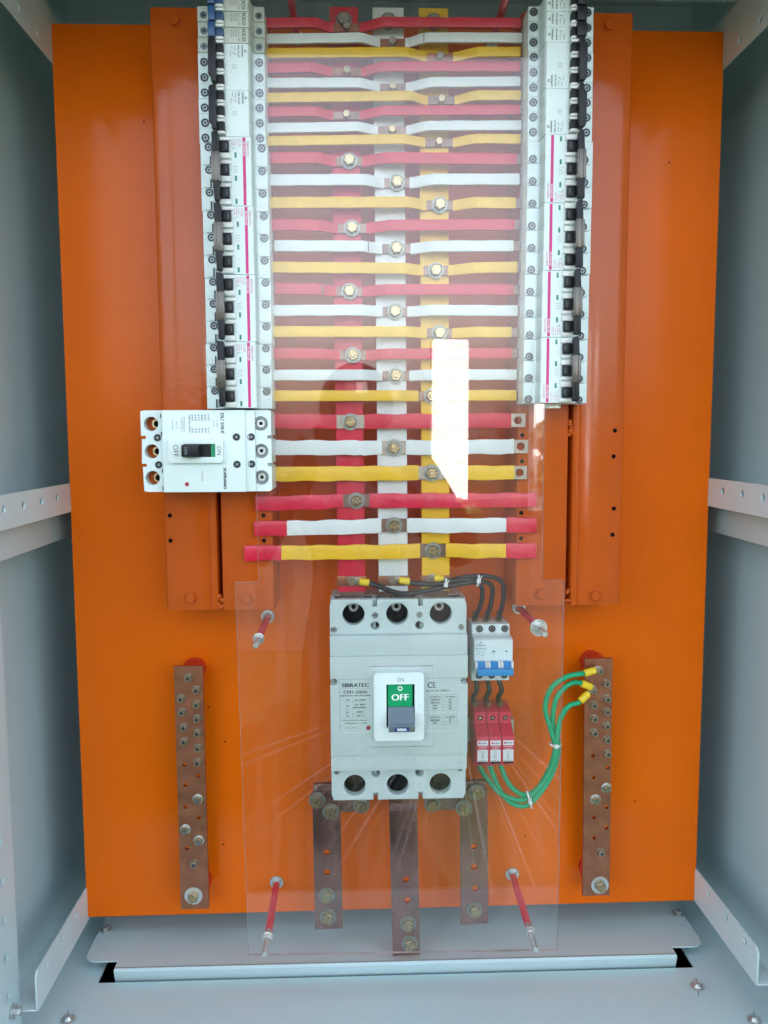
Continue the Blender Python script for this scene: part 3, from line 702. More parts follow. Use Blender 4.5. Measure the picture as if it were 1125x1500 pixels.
b = B(); b.box(-25, -4, -6.4, 8.4, 73.1, 92, M_black, 1.6); o = part('lever', b, M_black, t)
b = B(); text(b, '250A', -19, 1, 10, 3.5, 92.2, -90, M_inkl, .15); part('lever_print', b, M_inkl, o, smooth=False)
b = B(); text(b, 'OFF', -34.5, 1, 15, 6, 78.3, -90, M_inkl); text(b, 'ON', 19, 1, 11, 5.5, 78.3, -90, M_inkl); text(b, 'OFF', 11.2, 1, 10, 2.6, 74.3, -90, M_teal)
text(b, 'DL/ 250-E', 22.5, 34.5, 25, 4.2, 70.3, -90, M_ink, .2)
text(b, 'SOPRANO', 24.2, -34, 26, 3.6, 70.3, -90, M_ink, .35)
for q, (s, L) in enumerate((('Ui 750V', 10), ('Uimp 8kV', 9))): text(b, s, 16-4.5*q, 34, L, 1.5, 70.3, -90, M_inkl)
for q in range(6):
    text(b, ('Ue(V)', '220', '380', '415', '440', '690')[q], 5.5-q*4, 42, 8, 1.9, 70.3, -90, M_inkl, .08); text(b, ('Icu', '85', '50', '42', '35', '20')[q], 5.5-q*4, 26, 6, 1.9, 70.3, -90, M_inkl, .08)
text(b, 'NBR IEC 60947-2', -18, 33, 24, 1.6, 70.3, -90, M_inkl, .08)
text(b, 'Cat. A', -34, 33, 9, 1.5, 70.3, -90, M_inkl); text(b, 'In 250A 50/60Hz', -39, 33, 12, 1.3, 70.3, -90, M_inkl)
for a in ((-28, -27.7, 25, 42), (-24.3, -24, 25, 42), (-28, -24, 41.7, 42), (-28, -24, 25, 25.3)): b.box(*a, 70, 70.25, M_inkl)
text(b, 'TESTE', -26, 33.5, 12, 1.3, 70.3, -90, M_inkl)
text(b, 'PUSH TO TRIP', -4, -31, 13, 1.4, 70.3, -90, M_ink)
b.ring(-23.3, -41, 70, 70.4, 3.7, 2.8, 20, M_lug)
part('printed_label', b, M_ink, t, smooth=False)
b = B(); b.cyl(-23.3, -41, 69.8, 70.8, 2.6, 18, cham=.3); part('trip_button', b, M_btn, t)

# ------------------------------------------------------------------ big 500 A breaker
t = thing('main_breaker', 'biggest grey white breaker with a green OFF flag and grey lever', 'breaker', 54.5, -362, 0)
main_breaker = t
w2, hT = 92.3, 140.
b = B(); b.box(-w2+1, w2-1, -hT+3, hT-3, 8, 58, None, 1); 
for xx in (-w2+3, -32.5, 32.5, w2-3):
    for s in (1, -1): b.box(xx-2.5, xx+2.5, min(s*92, s*(hT-1)), max(s*92, s*(hT-1)), 56, 90)
b.box(-w2+1, w2-1, -92, 92, 56, 100)
part('base', b, M_mccb, t)
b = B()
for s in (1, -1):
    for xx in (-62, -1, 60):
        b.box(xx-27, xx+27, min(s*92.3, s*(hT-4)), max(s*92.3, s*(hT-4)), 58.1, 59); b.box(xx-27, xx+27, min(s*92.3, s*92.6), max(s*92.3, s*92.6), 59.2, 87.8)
part('recess_shade', b, M_dark, t)  # black sheets painting in the shade of the terminal compartments
def cover(s):
    yi, yo = 93, hT
    n = [(-w2, yi*s), (-w2, (yo-6)*s), (-w2+3, (yo)*s), (-35.5, yo*s)]
    nn = lambda c: [(c-3, yo*s), (c-3, (yo-10)*s), (c+3, (yo-10)*s), (c+3, yo*s)]
    out = [(-w2, yi*s), (-w2, (yo-8)*s), (-w2+3, yo*s)]+nn(-32)+nn(30)+[(w2-3, yo*s), (w2, (yo-8)*s), (w2, yi*s)]
    hy = 120 if s > 0 else 119
    holes = [circ(xx, hy*s, 15, 32) for xx in (-60.5, -1.5, 57.5)]+[circ(xx, (104 if s > 0 else 102.5)*s, 5.8, 18) for xx in (-31.5, 28.5)]
    b = B(); b.plate(out, holes, 88, 102); b.bevel(.8, 50, 2)
    part('terminal_cover', b, M_mccb, t)
    for xx in (-60.5, -1.5, 57.5):
        b = B(); b.ring(xx, hy*s, 59.2, 87.9, 18, 15.2, 28); part('hole_shade_ring', b, M_dark, t)  # black ring put in to paint the shade inside each terminal hole
        by = (hy+5)*s if s > 0 else (hy-10)*s; bz = 76 if s > 0 else 64
        b = B(); b.cyl(xx, by, 60, bz, 6.5, 18, M_zinc); b.cyl(xx, by, bz, bz+.4, 3.6, 6, M_dark); b.ring(xx, by, bz, bz+2, 6.5, 4, 18, M_zinc)
        part('terminal_bolt', b, M_zinc, t)
cover(1); cover(-1)
b = B(); b.box(-w2, w2, 66, 93, 86, 113, None, 1.2); part('upper_step', b, M_mccb, t)
b = B(); b.box(-w2, w2, -94, -70, 86, 113, None, 1.2); part('lower_step', b, M_mccb, t)
b = B(); o_ = [(-w2, -70), (w2, -70), (w2, 27), (w2-8, 27), (w2-10, 31), (w2-8, 35), (w2, 35), (w2, 66), (-w2, 66), (-w2, 36), (-w2+8, 36), (-w2+10, 32), (-w2+8, 28), (-w2, 28)]
b.plate(o_, [], 86, 118); b.bevel(1., 50, 2); part('front_cover', b, M_mccb, t)
for xx, yy, zz in ((-31.5, 118.5, 102), (28.5, 118.5, 102), (-w2+5, 99.5, 102), (w2-7, 101, 102), (-w2+7, -99, 102), (w2-8, -97, 102), (-w2+6, 32, 104), (w2-6, 31, 104)):
    b = B(); b.ring(xx, yy, zz-.5, zz+.6, 5, 4, 18, M_mccb); b.cyl(xx, yy, zz-.4, zz+.1, 4, 18, M_dark); b.cyl(xx, yy, zz+.1, zz+.5, 3.2, 16, M_zinc); b.box(xx-2.4, xx+2.4, yy-.4, yy+.4, zz+.5, zz+.6, M_dark); b.box(xx-.4, xx+.4, yy-2.4, yy+2.4, zz+.6, zz+.7, M_dark)
    part('cover_screw', b, M_zinc, t)
for xx in (-31.5, 28.5):
    for yy in (104, -102.5):
        b = B(); b.cyl(xx, yy, 86.5, 89, 5.7, 16); part('fixing_hole', b, M_dark if yy > 0 else M_lever2, t)
# label field lines
b = B()
Z = 118.2
def ln(x0, x1, y0, y1, m=M_inkl): b.box(x0, x1, y0, y1, 117.9, Z, m)
ln(-80, -36, 32.3, 32.6); ln(36, 84, 32.3, 32.6); ln(-80, -35, -41, -40.6, M_lug); ln(36, 82, -41, -40.6, M_lug); ln(-80, -79.7, -41, 32)
text(b, 'SIBRATEC', -58.5, 24.4, 36, 5.2, Z, 0, M_ink, .38)
ln(-78, -38, 19.8, 20)
text(b, 'CM1-500A', -58.5, 15, 32, 4.4, Z, 0, M_ink, .16)
text(b, 'DISJUNTOR CAIXA MOLDADA', -58.5, 9.7, 40, 2.3, Z, 0, M_ink, .16)
for q, (a, c) in enumerate((('Ui', 'AC 690V'), ('Ue', 'AC 400V'), ('', '50Hz/60Hz'), ('Ie', '500A'), ('Ta', '+40 °C'))):
    y = (4, -2.2, -6.2, -12.4, -17.8)[q]
    if a: text(b, a, -69, y-(2 if a == 'Ue' else 0), 4, 2.2, Z, 0, M_ink, .16)
    text(b, c, -52.5, y, {0: 15, 1: 15, 2: 18, 3: 10, 4: 12}[q], 2.2, Z, 0, M_ink, .16)
for y in (1.2, -8.8, -15.2, -20.6): ln(-73, -43, y, y+.2)
ln(-62.6, -62.4, -20.5, 7)
text(b, 'Corrente de disparo', -58.5, -24, 36, 2.2, Z, 0, M_ink, .12); text(b, 'magnético ± 20%', -58, -28, 29, 2.2, Z, 0, M_ink, .12)
text(b, 'Data: 02/21', -64, -34.2, 15, 1.9, Z, 0, M_inkl)
text(b, 'CE', 43.5, 23, 10.5, 8, Z, 0, M_ink, .2)
text(b, 'Norma: IEC 60947-2', 52, 15.2, 32, 2, Z, 0, M_ink, .16)
for (yt, rows, hd) in ((7.5, (('220/240', '65'), ('380/415', '50'), ('440', '35'), ('690', '20')), ('Ue [VAC]', 'Icu [kA]')), (-20.5, (('380/400', '35'), ('690', '8')), ('Ue [VAC]', 'Ics [kA]'))):
    n_ = len(rows); yb = yt-4.5-4*n_
    text(b, hd[0], 48, yt-1, 14, 2.2, Z, 0, M_ink, .16); text(b, hd[1], 68.5, yt-1, 12, 2.2, Z, 0, M_ink, .16)
    for r_, (a, c) in enumerate(rows):
        y = yt-5-r_*4; text(b, a, 48, y, 1.8*len(a), 2, Z, 0, M_ink, .16); text(b, c, 68.5, y, 3.5 if len(c) > 1 else 1.6, 2, Z, 0, M_ink, .16); ln(38, 78, y+1.8, y+1.95)
    for xx in (38, 58.5, 78): ln(xx, xx+.2, yb+1, yt+2)
    ln(38, 78, yt+2, yt+2.2); ln(38, 78, yb+1, yb+1.2)
ln(78, 87, -86, -85.7); part('printed_label', b, M_ink, t, smooth=False)
b = B(); b.cyl(-41.5, -34.5, 117.5, 119.2, 2.9, 20, cham=.5); part('trip_button', b, M_btn, t)
# toggle frame
b = B(); b.plate(rrect(-34.5, 32.5, -52, 41, 5, 4), [[(-17.5, -34), (20, -34), (20, 25), (-17.5, 25)]], 118, 131); b.bevel(1.6, 50, 3)
part('handle_frame', b, M_white, t)
b = B(); b.box(-17.5, 20, -34, 25, 118.1, 122); part('handle_slot', b, M_black, t)
b = B(); b.box(-15.6, 17.2, -6, 24, 122, 127); o = part('off_flag', b, M_off, t)
b = B(); b.ring(.8, 18.4, 127.1, 127.3, 3.3, 1.9, 20, M_wtxt); text(b, 'OFF', .8, 6.3, 22.5, 9, 127.2, 0, M_wtxt, .5); part('off_print', b, M_wtxt, o, smooth=False)
b = B(); b.prism([(-6.3, 124), (-6.3, 130), (-10, 134), (-23.5, 155), (-30.5, 155), (-33, 150), (-31, 124)], -15.5, 18.8, 'x', bev=.7)
for q in range(3): b.box(-14, 17.4, -20.9-1.0*q, -20.5-1.0*q, 149.5+q*1.5, 151.6+q*1.5)
o = part('lever', b, M_lever, t)
b = B(); b.box(-15.2, 18.5, -31, -23.8, 154.6, 155.6, M_lever2, .3); part('lever_tip', b, M_lever2, o)
b = B(); b.box(-8, 11, -30.2, -24.5, 155.7, 155.9, M_stk); text(b, '500A', 1.5, -27.4, 12.5, 3.8, 156.1, 0, M_wtxt, .25); part('rating_sticker', b, M_stk, o, smooth=False)
b = B(); text(b, 'ON', .8, 31.5, 9, 5.5, 131.2, 0, M_inkl); b.box(24, 28, -4.3, -4, 131, 131.15, M_inkl); b.box(24, 28, -17.3, -17, 131, 131.15, M_inkl); part('frame_print', b, M_inkl, t, smooth=False)

for ch in main_breaker.children:
    k = ch.name.split('.')[0]
    if k in ('handle_frame', 'handle_slot', 'off_flag', 'lever', 'frame_print'): ch.location.z += 0; ch.location.y += .0065
    elif k in ('printed_label', 'trip_button'): ch.location.y += .003
# ------------------------------------------------------------------ red surge arresters
sp = thing('surge_arrester', 'red surge arrester, leftmost of the three under the blue handled breaker', 'arrester', 163.5, -391, 18, 0, 'three red surge arresters')
b = B(); b.prism([(0, 0), (0, 36), (-3, 45), (-19, 45), (-20, 50), (-30, 68), (-33, 70), (-68, 70), (-70, 68), (-71, 50), (-73, 45), (-82, 44), (-82, 0)], .4, 17.4, 'x', bev=.6)
part('body', b, M_spd, sp)
b = B(); b.cyl(8.9, -11.5, 44.6, 45.3, 3.3, 18, M_dark); b.cyl(8.9, -11.5, 45.3, 45.5, 1.6, 10, M_zinc); part('terminal_screw', b, M_dark, sp)
b = B(); b.box(1.6, 16.2, -42, -35, 70, 70.3); part('brand_label', b, M_label, sp)
b = B(); b.box(1.6, 16.2, -65, -48.2, 70, 70.3, M_label)
q_ = B(); q_.box(2.2, 15.6, -68, -65.6, 70, 70.4); part('status_window', q_, M_dark, sp)
text(b, 'CLAMPER', 10.3, -38.5, 8, 1.6, 70.5, 0, M_stk, .12); b.cyl(4.4, -38.5, 70.3, 70.5, 1.5, 14, M_spd)
text(b, 'CLAMPER', 8.9, -44, 12, 1.4, 70.3, 0, M_label, .15); text(b, 'Front F', 8.9, -46.6, 9, 1.3, 70.3, 0, M_label, .1)
text(b, '275 V', 8.9, -51.5, 5, 1.2, 70.5, 0, M_ink, .08); text(b, '45kA', 8.9, -55, 5, 1.2, 70.5, 0, M_ink, .08); b.ring(8.9, -59, 70.3, 70.5, 1.6, 1.1, 12, M_ink); text(b, '50/60 Hz', 8.9, -63.5, 10, 1.1, 70.5, 0, M_ink, .1)
part('printed_label', b, M_label, sp, smooth=False)
clone(sp, 'red surge arrester, middle one of the three under the blue handled breaker', 181.4, -391, 18)
clone(sp, 'red surge arrester, rightmost of the three under the blue handled breaker', 199.3, -391, 18)

# ------------------------------------------------------------------ cables
def spl(pts, n=8):
    P = [Vector(p) for p in pts]; P = [P[0]*2-P[1]]+P+[P[-1]*2-P[-2]]; out = []
    for i in range(1, len(P)-2):
        for k in range(n):
            t_ = k/n; a, b_, c, d = P[i-1:i+3]
            out.append(.5*((2*b_)+(-a+c)*t_+(2*a-5*b_+4*c-d)*t_*t_+(-a+3*b_-3*c+d)*t_**3))
    out.append(P[-2]); return out
def cable(name, pts, r, m, lb, grp, boot=None, ferr=None):
    t = thing(name, lb, 'cable', group=grp)
    b = B(); b.tube(spl(pts), r, 12); part('sheath', b, m, t)
    if boot:
        b = B(); P = [Vector(p) for p in boot]; b.tube([P[0], P[0].lerp(P[1], .1), P[0].lerp(P[1], .9), P[1]], [r*.9, r*1.45, r*1.5, r*1.25], 14); part('terminal_boot', b, M_boot, t)
        d = (P[0]-P[1]).normalized()
        b = B(); q = P[0]+d*5; b.box(min(q.x, P[0].x)-2, max(q.x, P[0].x)+2, q.y-4.5, q.y+4.5, q.z-1.2, q.z+.6, None, .4); part('lug', b, M_tin, t)
    if ferr:
        for f in ferr:
            b = B(); b.tube([Vector(f[0]), Vector(f[1])], r*1.25, 12); part('ferrule', b, M_brown, t)
    return t
# black: busbar lugs -> small breaker top  (x, y, z)
xs3 = (166.5, 183, 199.5)
lugx = (-4, 51, 103)
GB = 'black cables from the busbars to the small breaker'
cable('black_cable', [(12, -201, 86), (26, -205, 92), (60, -215, 100), (100, -209, 104), (140, -202, 100), (165, -203, 92), (172, -222, 78), (170, -245, 62), (xs3[0], -262, 48)], 3.4, M_cableb, 'black cable from the red busbar, sagging in front of the others', GB, ((2, -200, 86), (16, -202, 87)), [((xs3[0]+.3, -252, 50), (xs3[0], -268, 45))])
cable('black_cable', [(66, -201, 86), (80, -203, 90), (105, -203, 97), (140, -198, 96), (168, -200, 92), (184, -210, 84), (186, -240, 62), (xs3[1], -262, 48)], 3.4, M_cableb, 'black cable from the white busbar, with a straight run', GB, ((56, -199, 86), (71, -201, 87)), [((xs3[1]+.3, -252, 50), (xs3[1], -268, 45))])
cable('black_cable', [(112, -197, 86), (122, -200, 90), (150, -194, 92), (178, -194, 92), (198, -204, 84), (203, -232, 66), (xs3[2]+1, -262, 48)], 3.4, M_cableb, 'black cable from the yellow busbar, outermost at the bend', GB, ((104, -196, 86), (117, -198.5, 87)), [((xs3[2]+1.3, -252, 50), (xs3[2]+1, -268, 45))])
for k in range(3):
    b = B(); hexbolt(13, 8, 3.5, M_brass, M_tin, bpy.data.objects[('vertical_busbar', 'vertical_busbar.001', 'vertical_busbar.002')[k]], lugx[k]-4, -200, 79.5); b.bm.free()
# short black: small breaker -> surge arresters
for k in range(3):
    x = xs3[k]; dx = (2, 4, 5)[k]
    cable('short_black_cable', [(x, -345, 44), (x+2, -354, 48), (x+dx, -366, 52), (x+dx-4, -378, 48), (x+5*(k-1)*.3+3, -392, 42)], 3.4, M_cableb, f'short black cable above the {("leftmost", "middle", "rightmost")[k]} red surge arrester', 'short black cables between small breaker and arresters', None, [((x+3+1.5*(k-1), -384, 48), (x+3+1.5*(k-1), -394, 43))])
# green: arresters -> right earth bar
GG = 'green earth cables'
def sag(P): return [P[0]]+[(x+5, y-12, z) if k < 6 else (x+3, y-13, z) for k, (x, y, z) in enumerate(P[1:])]
cable('green_cable', sag([(169, -470, 34), (178, -485, 40), (200, -508, 50), (228, -516, 56), (246, -504, 60), (266, -474, 64), (276, -440, 66), (271, -410, 64), (262, -375, 64), (270, -346, 66), (290, -331, 66), (310, -327, 64)])+[(322, -341, 60)][:0]+[(320, -341, 60)], 3.7, M_cableg, 'green cable from the leftmost arrester, ending at the top screw of the right earth bar', GG, ((339, -337, 56), (321, -341, 59)))
cable('green_cable', sag([(187, -470, 34), (196, -498, 42), (212, -520, 50), (234, -525, 56), (252, -508, 60), (272, -474, 62), (280, -436, 62), (274, -400, 60), (277, -364, 64), (290, -346, 64), (303, -340, 62)])+[(317, -355, 59)], 3.7, M_cableg, 'green cable from the middle arrester, hanging lowest, ending at the second yellow boot', GG, ((334, -363, 54), (317, -355, 59)))
cable('green_cable', sag([(203, -470, 34), (208, -488, 42), (222, -505, 50), (238, -508, 56), (254, -494, 60), (270, -462, 62), (276, -430, 66), (282, -396, 66), (294, -375, 64)])+[(315, -383, 60)], 3.7, M_cableg, 'green cable from the rightmost arrester, ending at the lowest yellow boot', GG, ((330, -371, 54), (316, -382, 59)))
def tie(x, y, z, rx, ry, ang, lb):
    b = B(); n = 24
    k = 0
    pts = [(rx*math.cos(2*math.pi*i/n), ry*math.sin(2*math.pi*i/n)) for i in range(n+1)]
    # loop round a bundle running along local x
    R = []
    for (a, c) in pts: R.append([b.bm.verts.new(v) for v in ((-1.3, a, c), (1.3, a, c), (1.3, a*1.14, c*1.14), (-1.3, a*1.14, c*1.14))])
    for p, q in zip(R, R[1:]):
        for i in range(4): b.bm.faces.new((p[i], q[i], q[(i+1) % 4], p[(i+1) % 4]))
    b.box(-2.6, 2.6, -2, 3.5, ry, ry+3.6, None, .5)
    b.tube([(0, 2, ry+2), (1, 5, ry+5), (3, 9, ry+6)], [1.2, .8, .6], 6)
    o = solo('cable_tie', b, M_tie, lb, 'cable tie', x, y, z, group='white cable ties'); o.rotation_euler = (RX, -rad(ang), 0)
tie(118, -203, 98, 7.5, 7, -10, 'white cable tie on the black cables above the large breaker')
tie(163, -199, 93, 7.5, 7, -8, 'white cable tie where the black cables turn down')
tie(280, -442, 65, 8, 7, 85, 'white cable tie on the upright run of green cables')
tie(245, -527, 57, 12, 8, 15, 'white cable tie at the bottom loop of the green cables')

# ------------------------------------------------------------------ earth bars
def earth(x0, x1, y0, y1, holes, screws, bolts, big, m, lb, tilt):
    t = thing('earth_bar', lb, 'busbar', x0, y1, 0, tilt, 'upright copper earth bars')
    W_ = x1-x0; H_ = y1-y0
    b = B(); b.plate([(0, -H_), (W_, -H_), (W_, 0), (0, 0)], [circ(x-x0, y-y1, 3.1, 16) for x, y in holes], 39, 45); part('copper_strip', b, m, t)
    for x, y in screws:
        b = B(); rt = random.uniform(0, 1)
        b.cyl(0, 0, 0, .9, 6.2, 20, M_wash, cham=.2); b.cyl(0, 0, .9, 7.2, 5.2, 6, M_brass, rot=rt, cham=.7); b.cyl(0, 0, 7.2, 7.35, 3.2, 12, M_steel)
        b.box(-2.8, 2.8, -.45, .45, 7.35, 7.5, M_dark); b.box(-.45, .45, -2.8, 2.8, 7.5, 7.6, M_dark)
        part('screw', b, M_brass, t, loc=(x-x0, y-y1, 45))
    for x, y in bolts:
        b = B(); b.ring(0, 0, 0, 1.5, 7.6, 3, 22, M_zinc); b.ring(0, 0, 1.5, 3.2, 6.2, 3, 22, M_zinc); b.cyl(0, 0, 3.2, 9, 5.9, 6, M_yzinc, rot=random.uniform(0, 1), cham=.7); b.cyl(0, 0, 9, 9.3, 3.6, 14, M_steel)
        part('bolt', b, M_zinc, t, loc=(x-x0, y-y1, 45))
    x, y = big
    b = B(); b.ring(0, 0, 0, 1.8, 13, 4, 30, M_zinc); b.cyl(0, 0, 1.8, 10.5, 7.8, 6, M_yzinc, rot=.4, cham=1); part('fixing_bolt', b, M_zinc, t, loc=(x-x0, y-y1, 45))
    for yy in (-14, -H_+22):
        b = B(); b.cyl(0, 0, .3, 12, 16, 28, r2=17); b.cyl(0, 0, 12, 17, 17, 28, r2=13); b.cyl(0, 0, 17, 24, 13, 28, r2=17); b.cyl(0, 0, 24, 38.8, 17, 28, r2=14)
        part('insulator', b, M_insul, t, loc=(W_*.5+1, yy-(1 if yy > -20 else 0), 0))
    return t
earth(-261, -220.5, -689, -327, [(-250, -471), (-230, -488), (-249, -501), (-250, -534), (-231, -550), (-250, -596)],
      [(-241, -343), (-230, -361), (-252, -373), (-230, -382), (-251, -393), (-230, -403), (-249, -415), (-230, -424), (-249, -436), (-230, -446), (-231, -467), (-240, -619)],
      [(-232, -522), (-251, -567), (-232, -584)], (-242, -668), M_copper2, 'brown copper earth bar standing left of the big breaker, no cables on it', 0)
earth(326, 366, -683, -324, [(339, -468), (361, -487), (340, -501), (360, -547), (341, -562), (360, -578), (342, -593)],
      [(347, -341), (357, -360), (338, -370), (358, -383), (339, -392), (358, -402), (340, -412), (358, -423), (340, -433), (359, -444), (360, -465), (352, -615)],
      [(359, -517), (343, -534)], (351, -666), M_copper2, 'brown copper earth bar with three green cables near the right edge', .6)

# ------------------------------------------------------------------ outgoing copper bars under the big breaker
def strip_bar(x, y1, y0, wd, z, lb, holes, bolts, lean_):
    t = thing('outgoing_bar', lb, 'busbar', x, y1, z, lean_, 'copper bars below the large breaker')
    L = y1-y0
    b = B(); b.plate([(-wd/2, -L), (wd/2-1, -L), (wd/2, -L+1), (wd/2, 0), (-wd/2, 0)], [circ(a, c-y1, 4.6, 18) for a, c in holes], 0, 6); b.bevel(.5, 50, 1); part('copper_strip', b, M_copper3, t)
    for a, c in bolts: hexbolt(24, 15, 7, M_yzinc, M_wash, t, a, c-y1, 6)
    return t
GO = None
strip_bar(-47, -508, -713, 40, 58, 'left copper bar below the big breaker', [(-1, -597), (-1, -627)], [(-2, -661), (-1, -693), (-13, -518), (6, -536)], .5)
strip_bar(163.5, -508, -711, 40, 58, 'right copper bar below the big breaker, shorter, one bolt near its foot', [(0, -593), (0, -624), (1, -657)], [(0, -688), (4, -511), (-14, -534)], .8)
t = strip_bar(61.5, -505, -751, 40, 66, 'middle copper bar below the big breaker, the longest one', [(2, -636), (3, -667)], [(3, -702), (5, -732)], 1.2)
b = B(); b.prism([(-28, 6.1), (-22, 8), (-15, 9.3), (-8, 8.8), (-2, 6.5), (3, 3), (6, -2), (6, -4), (-28, 6.05)], -19.8, 19.3, 'x', bev=.3); part('bent_tail', b, M_copper3, t)
for (x0, x1, lb, bx) in ((-66, 12, 'short copper cross piece under the left foot of the large breaker', (3,)), (96, 182, 'short copper cross piece under the right foot of the large breaker', (105,))):
    t = thing('cross_bar', lb, 'busbar', x0, -508, 50, 0, 'copper cross pieces below the large breaker')
    b = B(); b.box(0, x1-x0, -32, 10, 0, 7.6, None, .5); part('copper_strip', b, M_copper, t)
    b = B(); q = (x1-x0)-30 if x0 < 0 else 10; b.box(q, q+26, -2, 60, 7.8, 13, None, .5); part('riser', b, M_copper, t)
    for xx in bx: hexbolt(24, 15, 7, M_yzinc, M_wash, t, xx-x0, -22, 7.8)

# ------------------------------------------------------------------ studs carrying the acrylic cover
def stud(x, y, lb, dx, dy, big):
    t = thing('stud', lb, 'stud', x, y, 0, 0, 'red sleeved studs holding the acrylic cover')
    b = B(); b.ring(0, 0, .2, 2.2, 10, 3, 28, M_zinc); b.cyl(0, 0, 2.2, 8, 6.6, 6, M_zinc, cham=.8); part('base_nut', b, M_zinc, t)
    k = lambda z: (dx*z/180, dy*z/180, z)
    b = B(); b.tube([k(8), k(126)], 5.0, 14); part('red_sleeve', b, M_redt, t)
    b = B(); b.tube([k(2), k(180-1), k(180)], [4, 4, 3.2], 14); o = part('threaded_rod', b, M_zinc, t)
    b = B(); P = k(141.2); b.cyl(P[0], P[1], 141.2, 147, 6.6, 6, M_zinc, rot=.3, cham=.7)
    if big: b.ring(P[0], P[1], 139.6, 141.1, 11.5, 4, 30, M_zinc)
    else: b.ring(P[0], P[1], 139.6, 141.1, 7.5, 4, 24, M_zinc)
    part('clamp_nut', b, M_zinc, t)
    return t
stud(-126, -676, 'red sleeved stud at the lower left of the clear cover', 2, 4, False)
stud(233, -671, 'red sleeved stud at the lower right of the clear cover', -3, -4, False)
stud(-132, -266, 'red sleeved stud left of the big breaker near its top', 4, 3, False)
stud(238, -257, 'red sleeved stud right of the big breaker above the cables', -2, 4, True)
stud(-78, 541, 'red sleeved stud behind the bars at the top left of the clear cover', 0, 0, True)
stud(191, 541, 'red sleeved stud behind the bars at the top right of the clear cover', 0, 0, True)

# ------------------------------------------------------------------ clear acrylic cover
t = thing('acrylic_cover', 'clear acrylic sheet standing in front of the busbars and the big breaker', 'cover', 0, 0, 135)
out = [(-129, 575), (-128, -190), (-158, -190), (-151, -700), (269, -704), (270, -192), (241, -192), (239, 575)]
hole = [(14, -304), (14, -413), (98, -413), (98, -304)]
b = B(); b.plate(out, [hole], 0, 4)
# sawn edges get their own pale material
b.mats = [M_plexi, M_edge]
b.bm.normal_update()
for f in b.bm.faces:
    if abs(f.normal.z) < .5: f.material_index = 1
part('sheet', b, M_plexi, t, smooth=False)

# ================================================================== what stands behind the photographer (mirrored, or added for the light)
M_wall = mat('white_render', (.80, .83, .86), .8, var=.05, vscale=3)
M_leaf = mat('leaves', (.05, .08, .018), .5, var=.4, vscale=3)
M_bark = mat('bark', (.09, .07, .05), .9, var=.3, vscale=20)
M_cloth = mat('dark_cloth', (.012, .014, .02), .95, spec=.1)
M_skin = mat('skin', (.35, .2, .14), .5)
def wbox(name, x0, x1, y0, y1, z0, z1, m, lb, cat):
    bm = bmesh.new(); bmesh.ops.create_cube(bm, size=1)
    for v in bm.verts: v.co = Vector((x0+(v.co.x+.5)*(x1-x0), y0+(v.co.y+.5)*(y1-y0), z0+(v.co.z+.5)*(z1-z0)))
    bmesh.ops.bevel(bm, geom=list(bm.edges), offset=.01, segments=2, affect='EDGES')
    me = bpy.data.meshes.new(name); bm.to_mesh(me); bm.free(); me.materials.append(m)
    o = bpy.data.objects.new(name, me); COL.objects.link(o); o['label'] = lb; o['category'] = cat; return o
wbox('pillar', .545, .81, -5.2, -5.0, 0, Z0+.67, M_wall, 'narrow sunlit white pillar added for the bright strip mirrored right of centre', 'pillar')  # both pillars are added, to mirror as bright strips in the acrylic
wbox('pillar', 1.29, 1.55, -5.2, -5.0, 0, Z0+.68, M_wall, 'wide sunlit white pillar added for the bright strip mirrored at the right edge', 'pillar')
def leafy(name, blobs, n, size, lb, cat, parent=None, seed=1):
    R = random.Random(seed); V = []; Fc = []
    for _ in range(n*5):
        c, r = R.choice(blobs); d = Vector((R.gauss(0, 1), R.gauss(0, 1), R.gauss(0, 1))).normalized()*r*(R.random()**.4)
        p = Vector(c)+Vector((d.x, d.y, d.z*.75)); a = Vector((R.gauss(0, 1), R.gauss(0, 1), R.gauss(0, .6))).normalized(); u = a.orthogonal().normalized(); q = a.cross(u)
        s_ = size*R.uniform(.6, 1.4); k = len(V)
        V += [p-u*s_, p-q*s_*.4, p+u*s_, p+q*s_*.4]; Fc.append((k, k+1, k+2, k+3))
    me = bpy.data.meshes.new(name); me.from_pydata(V, [], Fc); me.materials.append(M_leaf)
    o = bpy.data.objects.new(name, me); COL.objects.link(o)
    if parent: o.parent = parent
    else: o['label'] = lb; o['category'] = cat
    return o
wbox('screen_wall', -5, 6, -4.95, -4.8, 0, Z0-.56, mat('screen_dark', (.03, .03, .028), .95, spec=.1), 'low dark wall added to darken the reflection in the lower acrylic', 'wall')  # added dark wall hides pillar feet and sunlit ground from the mirrored view
leafy('shrub', [((.58, -4.7, Z0-.50), .13), ((.72, -4.7, Z0-.56), .13)], 160, .035, 'small leafy shrub at the foot of the narrow white pillar in the reflection', 'shrub', seed=3)
leafy('shrub', [((1.36, -4.6, Z0-.02), .16), ((1.5, -4.6, Z0-.12), .22), ((1.40, -4.6, Z0-.3), .2)], 900, .045, 'leafy shrub at the foot of the wide white pillar in the reflection', 'shrub', seed=4)
